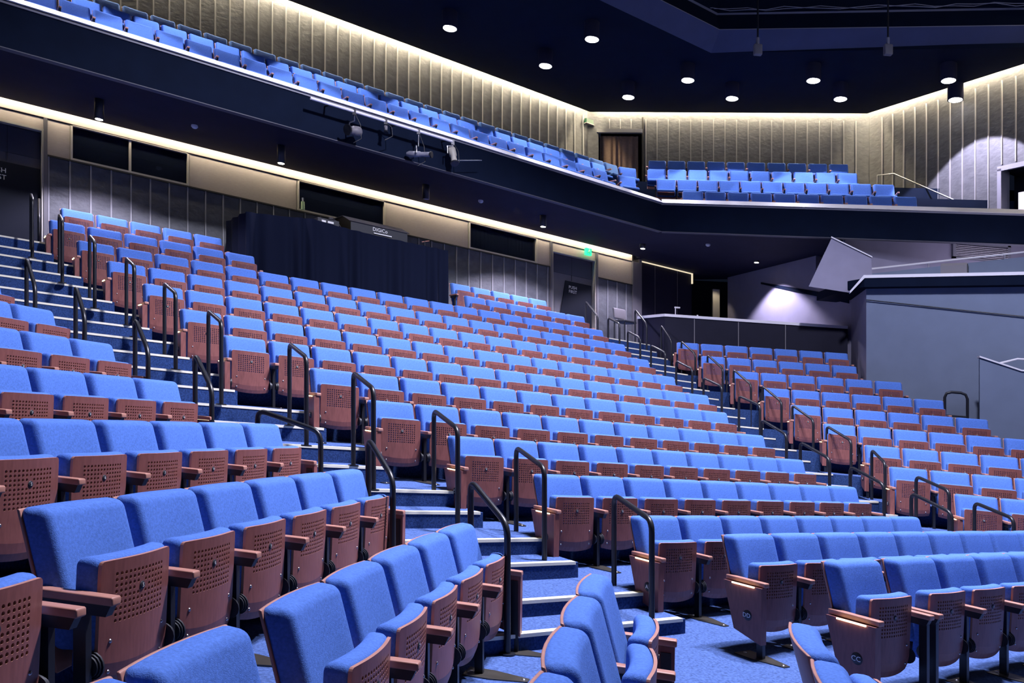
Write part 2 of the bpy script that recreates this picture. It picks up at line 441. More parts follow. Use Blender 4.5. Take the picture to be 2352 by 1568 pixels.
# ------------------------------------------------------------------ balcony seats
def scaled(x, y, k): return x * k, y * k
BAL = []   # rows: block, seats, x, y, heading, z of tread, pitch
BF = ('C', 26, -8.09 - .55 * .823, 15.15 - .55 * .568, 34.7, 7.672, .55)
BALROWS = {
    'front_c': row_pts(-8.09 - .55 * .823, 15.15 - .55 * .568, 34.7, -.025, 25), 'front_r': row_pts(4.19, 22.25, -12.0, .05, 11),
    'mid_c': row_pts(-7.57 * .99 - .5445 * .825 * 2, 16.93 * .99 - .5445 * .566 * 2, 34.6, -.037, 25, .5445), 'mid_r': row_pts(4.00 * 1.0244, 22.66 * 1.0244, -12.1, 0, 10, .5634),
    'back_c': row_pts(-7.96 * 1.013 - .557 * .82, 17.30 * 1.013 - .557 * .572, 34.9, -.048, 26, .557), 'back_r': row_pts(4.21 * 1.016, 23.76 * 1.016, -12., .017, 10, .559),
    'low_r': row_pts(4.55, 20.62, -12, 0, 10, .55),
    'corner_m': [(2.86, 22.0, radians(10))], 'corner_f': [(2.86, 22.0, radians(10))]}
BZ = {'front_c': 6.952 + EYE - .81, 'front_r': 6.837 + EYE - .81, 'mid_c': 7.49 + EYE - .81, 'mid_r': 7.39 + EYE - .81, 'back_c': 8.02 + EYE - .81, 'back_r': 7.94 + EYE - .81,
      'low_r': 6.09 + EYE - .81}
for key in ('front_c', 'front_r'):
    pts = BALROWS[key]
    for i, (x, y, a) in enumerate(pts):
        lab = ('blue balcony seat, %s from the left along the long balcony rail' if key == 'front_c' else 'blue balcony seat, %s from the left in the right-hand front balcony row') % ORD[i + 1]
        seat(x, y, BZ[key], a, lab, 'front seats of the balcony', None, 'arm', 'arm' if i == len(pts) - 1 else None, None, 2, True)
stuff = MB(); smats = ['fabric', 'edge', 'wood']
SIMPLE = [('backrest', 0), ('back_shell', 1), ('seat_cushion_down', 0), ('armrest_l', 1)]
extra = [(3.15, 22.6, 6.93 + EYE - .81, radians(10)), (3.25, 23.15, 7.34 + EYE - .81, radians(8))]
def add_simple(x, y, z, a):
    ca, sa = cos(a), sin(a)
    for nm, mi in SIMPLE:
        mb = PARTS[nm][0]
        stuff.add([(x + v[0] * ca - v[1] * sa, y + v[0] * sa + v[1] * ca, z + v[2]) for v in mb.v], mb.f, mi, True)
for key in ('mid_c', 'mid_r', 'back_c', 'back_r', 'low_r'):
    for x, y, a in BALROWS[key]: add_simple(x, y, BZ[key], a)
for x, y, z, a in extra: add_simple(x, y, z, a)
o = solid('balcony_seats', stuff, smats)
tag(o, 'rows of blue balcony seats behind the front balcony row, below the battened wall', 'seats', kind='stuff')

# ------------------------------------------------------------------ floors, tiers and aisle stairs
nC = lambda i: 4.98 + i
nR = lambda i: 10.75 + i
nL = lambda i: 1.315 + i
struct('floor', MB().prism([(-9, -3), (15, -3), (15, 16), (-9, 16)], -.25, 0), ['carpet'])
NAMEC = ['A', 'B', 'C', 'D', 'E', 'F', 'G', 'H', 'J', 'K', 'L', 'M']
fl = MB()
for i in range(1, 12):
    nm = NAMEC[i]; l, r = CENDS[nm][0], CENDS[nm][1]
    sl = SN('C', l[0], l[1])[0] - .33; sr = SN('C', r[0], r[1])[0] + .33
    if nm in 'LM': sr = max(sr, 15.6)
    n0, n1 = nC(i - 1) + .06, nC(i) + .06
    if i == 11: n1 = 16.8
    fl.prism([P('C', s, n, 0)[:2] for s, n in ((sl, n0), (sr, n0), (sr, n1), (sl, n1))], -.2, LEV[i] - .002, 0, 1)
struct('floor_centre', fl, ['carpet', 'riser_shaded'])
fl = MB()
for k, (nm, n, x, y, a, b, lv) in enumerate(RIGHT):
    s0 = SN('R', *RENDS[nm][0][:2])[0] - .33
    s1 = {1: 7.8, 2: 7.8, 3: 7.6, 4: 7.4, 5: 6.3, 6: 5.9}.get(lv, SN('R', *RENDS[nm][1][:2])[0] + .34)
    n1 = nR(lv) + .06 if lv < 9 else 22.6
    fl.prism([P('R', s, q, 0)[:2] for s, q in ((s0, nR(lv - 1) + .06), (s1, nR(lv - 1) + .06), (s1, n1), (s0, n1))], -.2, LEV[lv] - .002, 0, 1)
struct('floor_right', fl, ['carpet', 'riser_shaded'])
fl = MB()
LE = {1: (-1.2, 6.23), 2: (-2.04, 6.96), 3: (-3.0, 7.24), 4: (-3.84, 7.77), 5: (-4.77, 8.4), 6: (-5.75, 9.2)}
for i in range(1, 8):
    e = LE.get(i, (-6.7, 9.9)); s1 = SN('L', *e)[0] + .03
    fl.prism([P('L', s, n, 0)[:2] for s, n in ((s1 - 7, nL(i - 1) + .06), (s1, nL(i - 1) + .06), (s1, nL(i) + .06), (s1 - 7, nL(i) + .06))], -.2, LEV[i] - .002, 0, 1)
struct('floor_left', fl, ['carpet', 'riser_shaded'])
# aisle stairs: a landing at each row level, one step between
LB = [(4.0, 2.9), (4.39, 2.79), (5.75, 2.58), (6.89, 2.34), (7.66, 1.65), (8.57, 1.26), (9.6, .86), (10.7, .49), (16.8, -2.2)]
def sl_at(n):
    for (a, b_), (c, d) in zip(LB, LB[1:]):
        if n <= c: return b_ + (d - b_) * (n - a) / (c - a)
    return LB[-1][1]
st = MB(); NOSE = []
def sleft(i): l = CENDS[NAMEC[i]][0]; return SN('C', l[0], l[1])[0] - .26
for i in range(0, 11):
    for half in (0, 1):
        n0 = (4.40 if half == 0 else 4.78) + i; n1 = (4.78 if half == 0 else 5.40) + i
        z = (LEV[i] + LEV[i + 1]) / 2 if half == 0 else LEV[i + 1]
        sl = sl_at(n0 + .2) - .05; sr = sleft(i) + .02
        if i == 10 and half: n1 = 16.8
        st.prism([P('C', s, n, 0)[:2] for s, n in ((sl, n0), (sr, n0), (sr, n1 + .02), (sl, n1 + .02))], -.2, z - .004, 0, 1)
        NOSE.append(('C', sl, sr, n0, z))
# right aisle
st2 = MB()
def rline(y): return 3.75 + (19.4 - y) * .227
for i in range(0, 11):
    r = CENDS[NAMEC[i]][1]; sr0 = SN('C', r[0], r[1])[0] + .27
    for half in (0, 1):
        n0 = (4.40 if half == 0 else 4.78) + i; n1 = (4.78 if half == 0 else 5.40) + i
        z = (LEV[i] + LEV[i + 1]) / 2 if half == 0 else LEV[i + 1]
        s = sr0; w = 0
        while w < 2.4:                       # out to the line where the right block begins
            x, y, _ = P('C', s + w, n0, 0)
            if x > rline(y) - .1: break
            w += .05
        if i == 10 and half: n1 = 16.8
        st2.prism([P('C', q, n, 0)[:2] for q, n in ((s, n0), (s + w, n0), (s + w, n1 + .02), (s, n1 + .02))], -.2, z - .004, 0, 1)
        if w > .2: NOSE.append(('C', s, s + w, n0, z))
struct('floor_stair_left', st, ['carpet', 'riser_shaded']); struct('floor_stair_right', st2, ['carpet', 'riser_shaded'])
for k, (b_, s0, s1, n0, z) in enumerate(NOSE):
    m_ = MB().box(s0 + .03, s1 - .03, n0 - .006, n0 + .055, z - .022, z + .003, 0, lambda s, n, q: P('C', s, n, q))
    struct('trim_%d' % (k + 1), m_, ['nosing'])

tk = MB()
for n_ in (1.75, 2.15, 2.55): wbox_ = tk.box(2.6, 6.5, n_ - .025, n_ + .025, 0, .004, 0, lambda s, n, q: P('C', s, n, q))
for s_ in (3.6, 4.5, 5.4): tk.box(s_ - .02, s_ + .02, 1.4, 2.9, 0, .003, 0, lambda s, n, q: P('C', s, n, q))
struct('trim_floor_tracks', tk, ['greyc'])
# ------------------------------------------------------------------ handrails
def handrail(up, lo, label, group, h=.86, r=.0225):
    """two posts and a bent top bar; up / lo are (x, y, z) of the feet"""
    U, L_ = Vector(up), Vector(lo); d = (L_ - U); flat = Vector((d.x, d.y, 0)); fn = flat.normalized()
    A, B = U + Vector((0, 0, h)), L_ + Vector((0, 0, h)); sl = (B - A).normalized(); rr = .09
    def bend(p0, c, p1, n=5):
        return [p0 * (1 - t) ** 2 + c * 2 * t * (1 - t) + p1 * t * t for t in [k / n for k in range(n + 1)]]
    path = [U, U + Vector((0, 0, h * .5))] + bend(A - Vector((0, 0, rr)), A, A + sl * rr) + bend(B - sl * rr, B, B - Vector((0, 0, rr))) + [L_ + Vector((0, 0, h * .5)), L_]
    root = thing('handrail', tuple((U + L_) / 2), label, 'handrail', group)
    solid('rail_tube', MB().tube(path, r, 0, 10), ['black'], None, root)
    for q in (U, L_):
        solid('foot_flange', MB().cyl(tuple(q), tuple(q + Vector((0, 0, .012))), .052, 0, 16), ['black'], None, root)
    return root
UPO = [(-.13, 0), (-.15, .1), (-.1, -.3), (-.02, -.6), (-.05, -.62)]
for i, nm in enumerate(NAMEC[:11]):
    x, y, a = CENDS[nm][0]; tx, ty = x - .26 * cos(a), y - .26 * sin(a)
    o = UPO[i] if i < 5 else (.06, -.58)
    u = (tx + o[0], ty + o[1]); l = (u[0] + min(.2 + .035 * i, .4), u[1] - .65)
    handrail((u[0], u[1], (LEV[i] + LEV[i + 1]) / 2), (l[0], l[1], LEV[i]), 'black tubular handrail on the left stairs beside the centre block\'s %s row' % ORD[rank[nm]], 'handrails along the centre block\'s left side', .905 if i in (1, 2, 3) else .86)
LR = [((-.29, 5.75), (-.03, 5.30), 0), ((-1.14, 6.5), (-.88, 6.05), 1), ((-2.22, 7.15), (-1.63, 6.98), 2), ((-2.9, 7.5), (-2.62, 7.15), 3), ((-3.68, 8.0), (-3.42, 7.7), 4),
      ((-4.58, 8.6), (-4.33, 8.3), 5), ((-5.54, 9.35), (-5.28, 9.07), 6)]
for k, (u, l, i) in enumerate(LR):
    zu = LEV[i + 1] if i != 2 else LEV[2] + .14
    handrail((u[0], u[1], zu), (l[0], l[1], LEV[i] + (.0 if i else 0)), 'black tubular handrail at the aisle end of the left block\'s %s row' % ORD[k + 3], 'handrails along the left block', .78 if k else .84)
handrail((-7.86, 13.62, LEV[11]), (-7.62, 13.2, LEV[10]), 'black tubular handrail in front of the left-hand door at the top of the stairs', 'handrails along the left block')
for i, nm in enumerate(NAMEC[:12]):
    if nm == 'A': continue
    x, y, a = CENDS[nm][1]; tx, ty = x + .26 * cos(a), y + .26 * sin(a)
    ox = {'B': .78, 'C': .72}.get(nm, .60)
    u = (tx + ox, ty + .08); l = (u[0] + .19, u[1] - .60)
    up, lo = (LEV[i] + LEV[i - 1]) / 2 + .05, LEV[i - 1]
    if i >= 5: up, lo = LEV[i], (LEV[i] + LEV[i - 1]) / 2
    if nm == 'M': u, l, up, lo = (1.78, 19.8), (2.02, 19.3), LEV[11], LEV[10]
    handrail((u[0], u[1], up), (l[0], l[1], lo), 'black tubular handrail on the right stairs at the end of the centre block\'s %s row' % ORD[rank[nm]], 'handrails along the centre block\'s right side')
handrail((3.08, 20.5, LEV[11]), (3.27, 19.9, LEV[10]), 'black tubular handrail at the left end of the dark counter, beside the grey chair', 'handrails by the counter')
handrail((3.62, 19.90, LEV[10]), (3.77, 19.38, LEV[9]), 'black tubular handrail in front of the dark counter\'s bend', 'handrails by the counter')
RRAIL = [('Ri', 5.83, 10.33, 5.91, 9.65, .5), ('Rh', 5.45, 11.05, 5.55, 10.40, .5), ('Rg', 5.40, 12.30, 5.35, 11.75, .4), ('Rf', 5.26, 13.69, 5.38, 13.0, .3), ('Re', 5.054, 14.77, 5.185, 14.1, .2),
         ('Rd', 4.858, 15.87, 5.0, 15.2, .1), ('Rc', 4.566, 16.88, 4.726, 16.2, .1), ('Rb', 4.295, 18.0, 4.457, 17.33, .1), ('Ra', 3.95, 19.1, 4.12, 18.42, .1)]
for k, (nm, ux, uy, lx, ly, fr) in enumerate(RRAIL):
    lv = k + 1; back = 9 - k
    handrail((ux, uy, LEV[lv] * (1 - fr) + LEV[lv - 1] * fr), (lx, ly, LEV[lv - 1]), 'black tubular handrail at the aisle end of the right block\'s %s' % ('back row' if back == 1 else ORD[back] + ' row from the back'), 'handrails along the right block')

# ------------------------------------------------------------------ stalls back wall (centre), plane n = 16.75
def zr(z): return z + EYE          # heights measured from eye level
WN = 16.75
def wbox(mb, b, s0, s1, n0, n1, z0, z1, mi=0): return mb.box(s0, s1, n0, n1, z0, z1, mi, lambda s, n, z: P(b, s, n, z))
w = MB()
# lower battened panels
for s0, s1 in ((1.50, 12.76), (14.36, 15.62)):
    wbox(w, 'C', s0, s1, WN, WN + .1, zr(1.9), zr(3.98), 0)
    k = 0
    while s0 + .02 + k * .3385 < s1:
        q = s0 + .02 + k * .3385; wbox(w, 'C', q - .012, q + .012, WN - .022, WN, zr(1.9), zr(3.96), 1); k += 1
    wbox(w, 'C', s0 - .02, s1 + .02, WN - .03, WN, zr(3.955), zr(3.985), 2)
# tan band and cove strip
for s0, s1 in ((1.50, 1.86), (3.93, 6.08), (8.14, 10.31), (12.38, 12.76), (14.36, 15.62)):
    wbox(w, 'C', s0, s1, WN + .005, WN + .1, zr(3.985), zr(4.62), 3)
for s0, s1 in ((1.86, 3.93), (6.08, 8.14), (10.31, 12.38), (-1.5, 1.5), (12.76, 14.36)):
    wbox(w, 'C', s0, s1, WN + .005, WN + .1, zr(4.60) if not (s0 in (-1.5, 12.76)) else zr(4.42), zr(4.62), 3)
wbox(w, 'C', -1.5, 15.62, WN - .015, WN + .1, zr(4.635), zr(4.98), 3)
wbox(w, 'C', -1.5, 15.62, WN - .004, WN + .1, zr(4.62), zr(4.635), 4)
# pilasters
for s0, s1 in ((1.44, 1.50), (12.76, 12.83), (14.30, 14.36), (15.62, 15.95)):
    wbox(w, 'C', s0, s1, WN - .05, WN + .1, zr(1.9), zr(4.62), 5)
wbox(w, 'C', -1.5, .2, WN, WN + .1, zr(1.5), zr(4.42), 0)
struct('wall_back_centre', w, ['panel', 'batten', 'groove', 'tan', 'groove', 'doorp'])
def window(k, s0, s1, mull, curtain=None):
    w = MB(); z0, z1 = zr(4.02), zr(4.605); f_ = .035
    for a in ((s0, s1, z0 - f_, z0), (s0, s1, z1, z1 + .012), (s0 - f_, s0, z0 - f_, z1), (s1, s1 + f_, z0 - f_, z1)):
        wbox(w, 'C', a[0], a[1], WN - .03, WN + .06, a[2], a[3])
    for q in mull: wbox(w, 'C', q - .02, q + .02, WN - .01, WN + .05, z0, z1)
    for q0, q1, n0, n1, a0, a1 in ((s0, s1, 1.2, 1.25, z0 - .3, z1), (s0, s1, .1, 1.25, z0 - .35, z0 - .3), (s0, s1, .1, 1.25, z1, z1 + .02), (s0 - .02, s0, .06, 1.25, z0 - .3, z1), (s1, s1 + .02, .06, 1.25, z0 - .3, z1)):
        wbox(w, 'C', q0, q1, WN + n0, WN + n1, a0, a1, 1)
    o = struct('window_%d' % k, w, ['frame', 'panelfar'])
    g = MB(); wbox(g, 'C', s0, s1, WN + .03, WN + .036, z0, z1); solid('pane', g, ['glass'], None, o)
    return o
window(1, 1.90, 3.88, [2.86]); window(2, 6.13, 8.09, []); wn3 = window(3, 10.36, 12.32, [])
def pleats(mb, b, s0, s1, n, z0, z1, amp, per, mi=0, zf=None, zb=None, seed=1, thick=.01):
    rnd = random.Random(seed); N = int((s1 - s0) / per * 10); R = 6; ph = [rnd.uniform(0, 6) for _ in range(4)]
    vs = []
    for i in range(N + 1):
        s = s0 + (s1 - s0) * i / N; u = (s - s0) / per * 2 * pi
        d = sin(u + .8 * sin(u * .23 + ph[0]) + ph[1]) * (.6 + .4 * sin(u * .31 + ph[2]))
        zt = zf(s) if zf else z1; zz = zb(s) if zb else z0
        for j in range(R + 1):
            q = j / R; vs.append(P(b, s, n - amp * d * (.35 + .65 * (1 - q) ** .6), zz + (zt - zz) * q))
    k = R + 1; fs = [(i * k + j, (i + 1) * k + j, (i + 1) * k + j + 1, i * k + j + 1) for i in range(N) for j in range(R)]
    mb.add(vs, fs, mi, True)
    off = P(b, 0, thick, 0); o2 = P(b, 0, 0, 0); dd = (off[0] - o2[0], off[1] - o2[1])
    mb.add([(v[0] + dd[0], v[1] + dd[1], v[2]) for v in vs], [f[::-1] for f in fs], mi, True)
    return mb
cu = pleats(MB(), 'C', 10.38, 12.30, WN + .22, zr(3.95), zr(4.56), .03, .11, seed=5)
tag(solid('window_curtain', cu, ['cloth']), 'short dark pleated curtain hanging inside the rightmost control room window', 'curtain')
# doors
def door(k, s0, s1, push):
    d = MB(); n0 = WN + .12
    wbox(d, 'C', s0, s1, n0, n0 + .05, zr(1.9), zr(4.4), 0)
    wbox(d, 'C', s0, s0 + .03, WN - .03, n0, zr(1.9), zr(4.42), 2); wbox(d, 'C', s1 - .03, s1, WN - .03, n0, zr(1.9), zr(4.42), 2)
    wbox(d, 'C', s0, s1, WN - .03, n0, zr(4.38), zr(4.42), 2)
    o = struct('door_%d' % k, d, ['doorp', 'groove', 'frame'])
    u = MB(); wbox(u, 'C', s0 + .03, s1 - .05, n0 - .03, n0, zr(3.9), zr(4.36), 0); wbox(u, 'C', (s0 + s1) / 2 - .004, (s0 + s1) / 2 + .004, n0 - .032, n0 - .02, zr(3.75), zr(4.36), 1)
    solid('transom_panel', u, ['transom', 'groove'], None, o)
    q = MB()
    pts = [P('C', s, n0 - .01, z) for s, z in push]; dv = [P('C', 0, -.02, 0)[i] - P('C', 0, 0, 0)[i] for i in range(3)]
    q.extrude(pts, dv); solid('push_leaf', q, ['doord'], None, o)
    return o, n0 - .032
d2, nd = door(2, 12.83, 14.30, [(13.02, zr(2.0)), (13.36, zr(3.73)), (14.24, zr(3.73)), (14.24, zr(2.0))])
def ctext(body, size, s, n, z, mi=0):
    mb = MB(); return text_on(mb, body, size, lambda x, y, q: P('C', s + x, n - q, z + y), mi)
t_ = ctext('PUSH', .115, 13.60, nd, zr(3.575)); u_ = ctext('FIRST', .115, 13.60, nd, zr(3.465)); t_.add(u_.v, u_.f)
solid('door_lettering', t_, ['ink'], None, d2)
d1, nd1 = door(1, .35, 1.44, [(.40, zr(2.0)), (.40, zr(3.72)), (1.40, zr(3.72)), (1.40, zr(2.0))])
t_ = ctext('PUSH', .12, .74, nd1, zr(3.56)); u_ = ctext('FIRST', .12, .74, nd1, zr(3.44)); t_.add(u_.v, u_.f)
solid('door_lettering', t_, ['ink'], None, d1)

# soffit under the balcony and lower cove light
RN = 14.0; RR = 19.8          # the balcony front, centre and right
def isect(nc, nr):
    a, c = HEAD['C'], HEAD['R']; A = Matrix(((-sin(a), cos(a)), (-sin(c), cos(c)))); v = A.inverted() @ Vector((nc, nr)); return (v.x, v.y)
cn = isect(RN, RR); cw = isect(16.56, 22.36)
SO = zr(4.75)
struct('ceiling_under_balcony', MB().prism([P('C', -3, RN + .02, 0)[:2], cn, (7.29, 18.71), (7.82, 20.65), (6.6, 24.6), P('R', -3.4, 27.0, 0)[:2], P('C', 15.75, 16.56, 0)[:2], P('C', -3, 16.56, 0)[:2]], SO, SO + .12), ['soffit'])
c2 = MB(); wbox(c2, 'C', -1.5, 15.6, 16.60, 16.63, SO + .10, SO + .125)
tag(solid('led_strip', c2, ['cove2']), 'warm light strip in the slot above the control room windows', 'light')
c2 = MB(); wbox(c2, 'C', -3, 15.75, 16.45, 16.9, SO + .22, SO + .25); struct('ceiling_slot', c2, ['soffit'])

# balcony front: fascia, pale rail, edge trim
fa = MB()
for b_, s0, s1, n in (('C', -1.5, SN('C', *cn)[0], RN), ('R', SN('R', *cn)[0], 11, RR)):
    wbox(fa, b_, s0, s1, n, n + .12, SO, zr(5.40), 0)
    wbox(fa, b_, s0, s1, n - .008, n + .12, SO - .008, SO + .006, 1)
struct('wall_balcony_front', fa, ['navy', 'dimtrim'])
ra = MB()
def railpoly(b, s0, s1, n, z0a, z0b, h):       # pale top rail whose face leans back
    cs = [(-.06, 0), (.12, h), (.30, h), (.30, 0)]
    A = [P(b, s0, n + a, z0a + q) for a, q in cs]; B = [P(b, s1, n + a, z0b + q) for a, q in cs]
    ra.add(A + B, [(0, 1, 2, 3), (7, 6, 5, 4), (0, 4, 5, 1), (1, 5, 6, 2), (2, 6, 7, 3), (3, 7, 4, 0)])
railpoly('C', -1.5, SN('C', *cn)[0], RN, zr(5.44), zr(5.425), .135)
railpoly('R', SN('R', *cn)[0], 11, RR, zr(5.42), zr(5.415), .135)
wbox(ra, 'C', -1.5, SN('C', *cn)[0], RN - .02, RN + .3, zr(5.39), zr(5.422), 1)
wbox(ra, 'R', SN('R', *cn)[0], 11, RR - .02, RR + .3, zr(5.38), zr(5.41), 1)
struct('trim_balcony_rail', ra, ['ledge', 'seam'])
# balcony treads
bt = MB()
for b_, s0, s1, steps in (('C', -4, 16.2, ((RN + .1, zr(5.25)), (16.35, BZ['front_c']), (17.25, BZ['mid_c']), (18.2, BZ['back_c']), (19.9, None))),
                          ('R', -2.9, 9.5, ((RR + .1, BZ['low_r']), (21.75, BZ['front_r']), (22.85, BZ['mid_r']), (23.8, BZ['back_r']), (25.9, None)))):
    for (n0, z), (n1, _) in zip(steps, steps[1:]):
        if z: wbox(bt, b_, s0, s1, n0, n1, SO + .3, z - .003, 0)
struct('floor_balcony', bt, ['navy'])

# balcony back wall, its battens and cove light
CZ = zr(9.62)
UN, UR = 19.6, 25.38
uc = isect(UN, UR); ucs = SN('C', *uc)[0]; urs = SN('R', *uc)[0]
w = MB(); wbox(w, 'C', -3, ucs, UN, UN + .15, zr(6.4), CZ + .4, 0)
k = 0
while ucs - .18 - k * .3352 > -2:
    q = ucs - .18 - k * .3352; wbox(w, 'C', q - .013, q + .013, UN - .03, UN, zr(6.4), zr(9.58), 1); k += 1
struct('wall_balcony_centre', w, ['panel', 'batten'])
w = MB(); a0, a1 = -2.69, -1.36
for s0, s1, z0, z1 in ((urs, a0, zr(6.4), CZ + .4), (a0, a1, zr(9.14), CZ + .4), (a1, 5.17, zr(6.4), CZ + .4)):
    wbox(w, 'R', s0, s1, UR, UR + .15, z0, z1, 0)
wbox(w, 'R', a0 - .02, a1, UR + .9, UR + .95, zr(6.4), CZ, 2)
for s0 in (a0 - .1, a1 + .05): wbox(w, 'R', s0, s0 + .05, UR + .1, UR + .95, zr(6.4), zr(9.2), 2)
k = 0
while a1 + .12 + k * .335 < 5.1:
    q = a1 + .12 + k * .335; wbox(w, 'R', q - .013, q + .013, UR - .03, UR, zr(6.4), zr(9.5), 1); k += 1
for q in (-2.35, -2.02, -1.69): wbox(w, 'R', q - .013, q + .013, UR - .03, UR, zr(9.2), zr(9.5), 1)
wbox(w, 'R', a0 - .05, a1 + .02, UR - .10, UR + .02, zr(9.06), zr(9.17), 1)
wbox(w, 'R', a1, a1 + .05, UR - .05, UR, zr(6.4), zr(9.55), 2)
struct('wall_balcony_right', w, ['panel', 'batten', 'groove'])
cu = pleats(MB(), 'R', a0 + .03, a1 - .12, UR + .16, zr(6.6), zr(9.03), .055, .17, seed=3)
tag(solid('doorway_curtain', cu, ['curtain']), 'brown pleated curtain hanging in the doorway at the back of the balcony', 'curtain')
# side wall of the balcony
SC = (10.35, 23.73); SV = Vector((2.16, -3.71)).normalized(); SNm = Vector((-SV.y, SV.x))       # outward normal
def Q(t, d, z): return (SC[0] + SV.x * t + SNm.x * d, SC[1] + SV.y * t + SNm.y * d, z)
w = MB()
def qbox(mb, t0, t1, d0, d1, z0, z1, mi=0): return mb.box(t0, t1, d0, d1, z0, z1, mi, lambda a, b_, c: Q(a, b_, c))
qbox(w, 0, 3.66, 0, .15, zr(5.2), CZ + .4, 0); qbox(w, 3.66, 7.5, 0, .15, zr(7.34), CZ + .4, 0); qbox(w, 5.6, 7.5, 0, .15, zr(5.2), zr(7.34), 0)
k = 0
while .42 + k * .335 < 7:
    q = .42 + k * .335; qbox(w, q - .013, q + .013, -.03, 0, zr(5.2) if q < 3.6 else zr(7.4), zr(9.5), 1); k += 1
struct('wall_balcony_side', w, ['panel', 'batten'])
d = MB(); qbox(d, 3.66, 5.6, -.03, .05, zr(7.24), zr(7.36), 0); qbox(d, 3.66, 3.76, -.03, .35, zr(5.2), zr(7.3), 0); qbox(d, 3.66, 5.6, .75, .8, zr(5.2), zr(7.34), 1); qbox(d, 3.66, 5.6, .1, .8, zr(7.3), zr(7.36), 1)
d3 = struct('door_3', d, ['seam', 'doord'])
q_ = MB(); qbox(q_, 4.0, 5.5, .30, .34, zr(5.2), zr(6.72), 0)
tx = lambda t, z: (lambda x, y, q: Q(t + x, .298 - q, z + y))
for dz_ in (6.60, 6.56): qbox(q_, 4.35, 4.90, .297, .300, zr(dz_), zr(dz_ + .018), 1)      # two lines of print too small to read
for body, sz, z in (('PUSH', .10, zr(6.47)), ('FIRST', .10, zr(6.37))): text_on(q_, body, sz, tx(4.62, z), 1)
solid('door_leaf', q_, ['white', 'dink'], None, d3)
hr = MB(); hr.tube([Q(.45, -.25, zr(7.10)), Q(.45, -.25, zr(7.78)), Q(.95, -.25, zr(7.72)), Q(2.95, -.25, zr(6.50)), Q(2.95, -.25, zr(6.0))], .02, 0, 8)
tag(solid('balcony_handrail', hr, ['steel']), 'sloping metal handrail against the battened side wall of the balcony', 'handrail')
# ceiling with its stepped front edge
CN, CR = 14.1, 21.2
c1 = isect(CN, CR)
struct('ceiling', MB().prism([P('C', -4, CN, 0)[:2], c1, Q(5.64, -.26, 0)[:2], Q(.12, -.26, 0)[:2], isect(UN - .26, UR - .26), P('C', -4, UN - .26, 0)[:2]], CZ, CZ + .1), ['navy'])
c3 = MB(); wbox(c3, 'C', -4, ucs + .5, UN - .6, UN + .2, CZ + .42, CZ + .45); wbox(c3, 'R', -3, 5.4, UR - .6, UR + .2, CZ + .42, CZ + .45); qbox(c3, -.2, 8, -.6, .2, CZ + .421, CZ + .45)
struct('ceiling_cove', c3, ['navy_lit'])
def ring(n0, r0, z0, n1, r1, z1, mb, mi=0):
    A, B = isect(n0, r0), isect(n1, r1)
    for (p, q, u, v) in ((P('C', -4, n0, 0)[:2], A, B, P('C', -4, n1, 0)[:2]), (A, P('R', 9, r0, 0)[:2], P('R', 9, r1, 0)[:2], B)):
        mb.add([p + (z0,), q + (z0,), u + (z1,), v + (z1,)], [(0, 1, 2, 3)], mi)
bk = MB()
ring(CN, CR, CZ, CN - .45, CR - .45, CZ + .36, bk, 0)
ring(CN - .45, CR - .45, CZ + .36, CN - .45, CR - .45, CZ + .38, bk, 2)
ring(CN - .45, CR - .45, CZ + .38, CN - .30, CR - .30, CZ + .80, bk, 1)
ring(CN - .30, CR - .30, CZ + .80, CN - .36, CR - .36, CZ + .82, bk, 2)
ring(CN - .36, CR - .36, CZ + .82, CN - .30, CR - .30, CZ + 2.2, bk, 1)
struct('ceiling_bulkhead', bk, ['navy_lit', 'navy', 'seam'])
struct('ceiling_grid_void', MB().prism([(-14, -6), (18, -6), (18, 21), (-14, 21)], CZ + 2.4, CZ + 2.5), ['navy'])
# upper cove strips
c2 = MB(); wbox(c2, 'C', -3, ucs - .25, UN - .17, UN - .12, CZ + .30, CZ + .33)
tag(solid('led_strip', c2, ['cove']), 'warm light strip in the ceiling slot along the long balcony wall', 'light')
c2 = MB(); wbox(c2, 'R', urs + .25, 5.0, UR - .17, UR - .12, CZ + .30, CZ + .33)
tag(solid('led_strip', c2, ['cove']), 'warm light strip in the ceiling slot above the balcony doorway wall', 'light')
c2 = MB(); qbox(c2, .2, 7, -.17, -.12, CZ + .30, CZ + .33)
tag(solid('led_strip', c2, ['cove']), 'warm light strip in the ceiling slot over the balcony side wall', 'light')

# ------------------------------------------------------------------ recess, counter and side walls at the right
w = MB()
wbox(w, 'C', 15.95, 18.10, 16.85, 16.95, zr(1.6), SO, 0)
wbox(w, 'C', 15.90, 16.0, 16.75, 17.35, zr(1.6), zr(4.9), 3)
for q in (16.6, 17.5): wbox(w, 'C', q - .006, q + .006, 16.84, 16.86, zr(1.6), zr(4.7), 1)
wbox(w, 'C', 15.95, 18.10, 16.80, 16.86, zr(4.70), zr(4.725), 2); wbox(w, 'C', 18.08, 18.105, 16.80, 16.86, zr(4.42), zr(4.725), 2)  # edge trim made to glow, standing in for light falling on it
struct('wall_recess', w, ['tile', 'greyc', 'edge_glow', 'doorp'])
w = MB().prism([(4.2, 25.6), (7.2, 25.0), (7.25, 25.2), (4.2, 25.8)], zr(1.0), SO); struct('wall_recess_back', w, ['doord'])
w = MB().box(5.96, 6.16, 24.3, 24.4, zr(2.4), zr(4.35)); struct('trim_door_post', w, ['frame'])
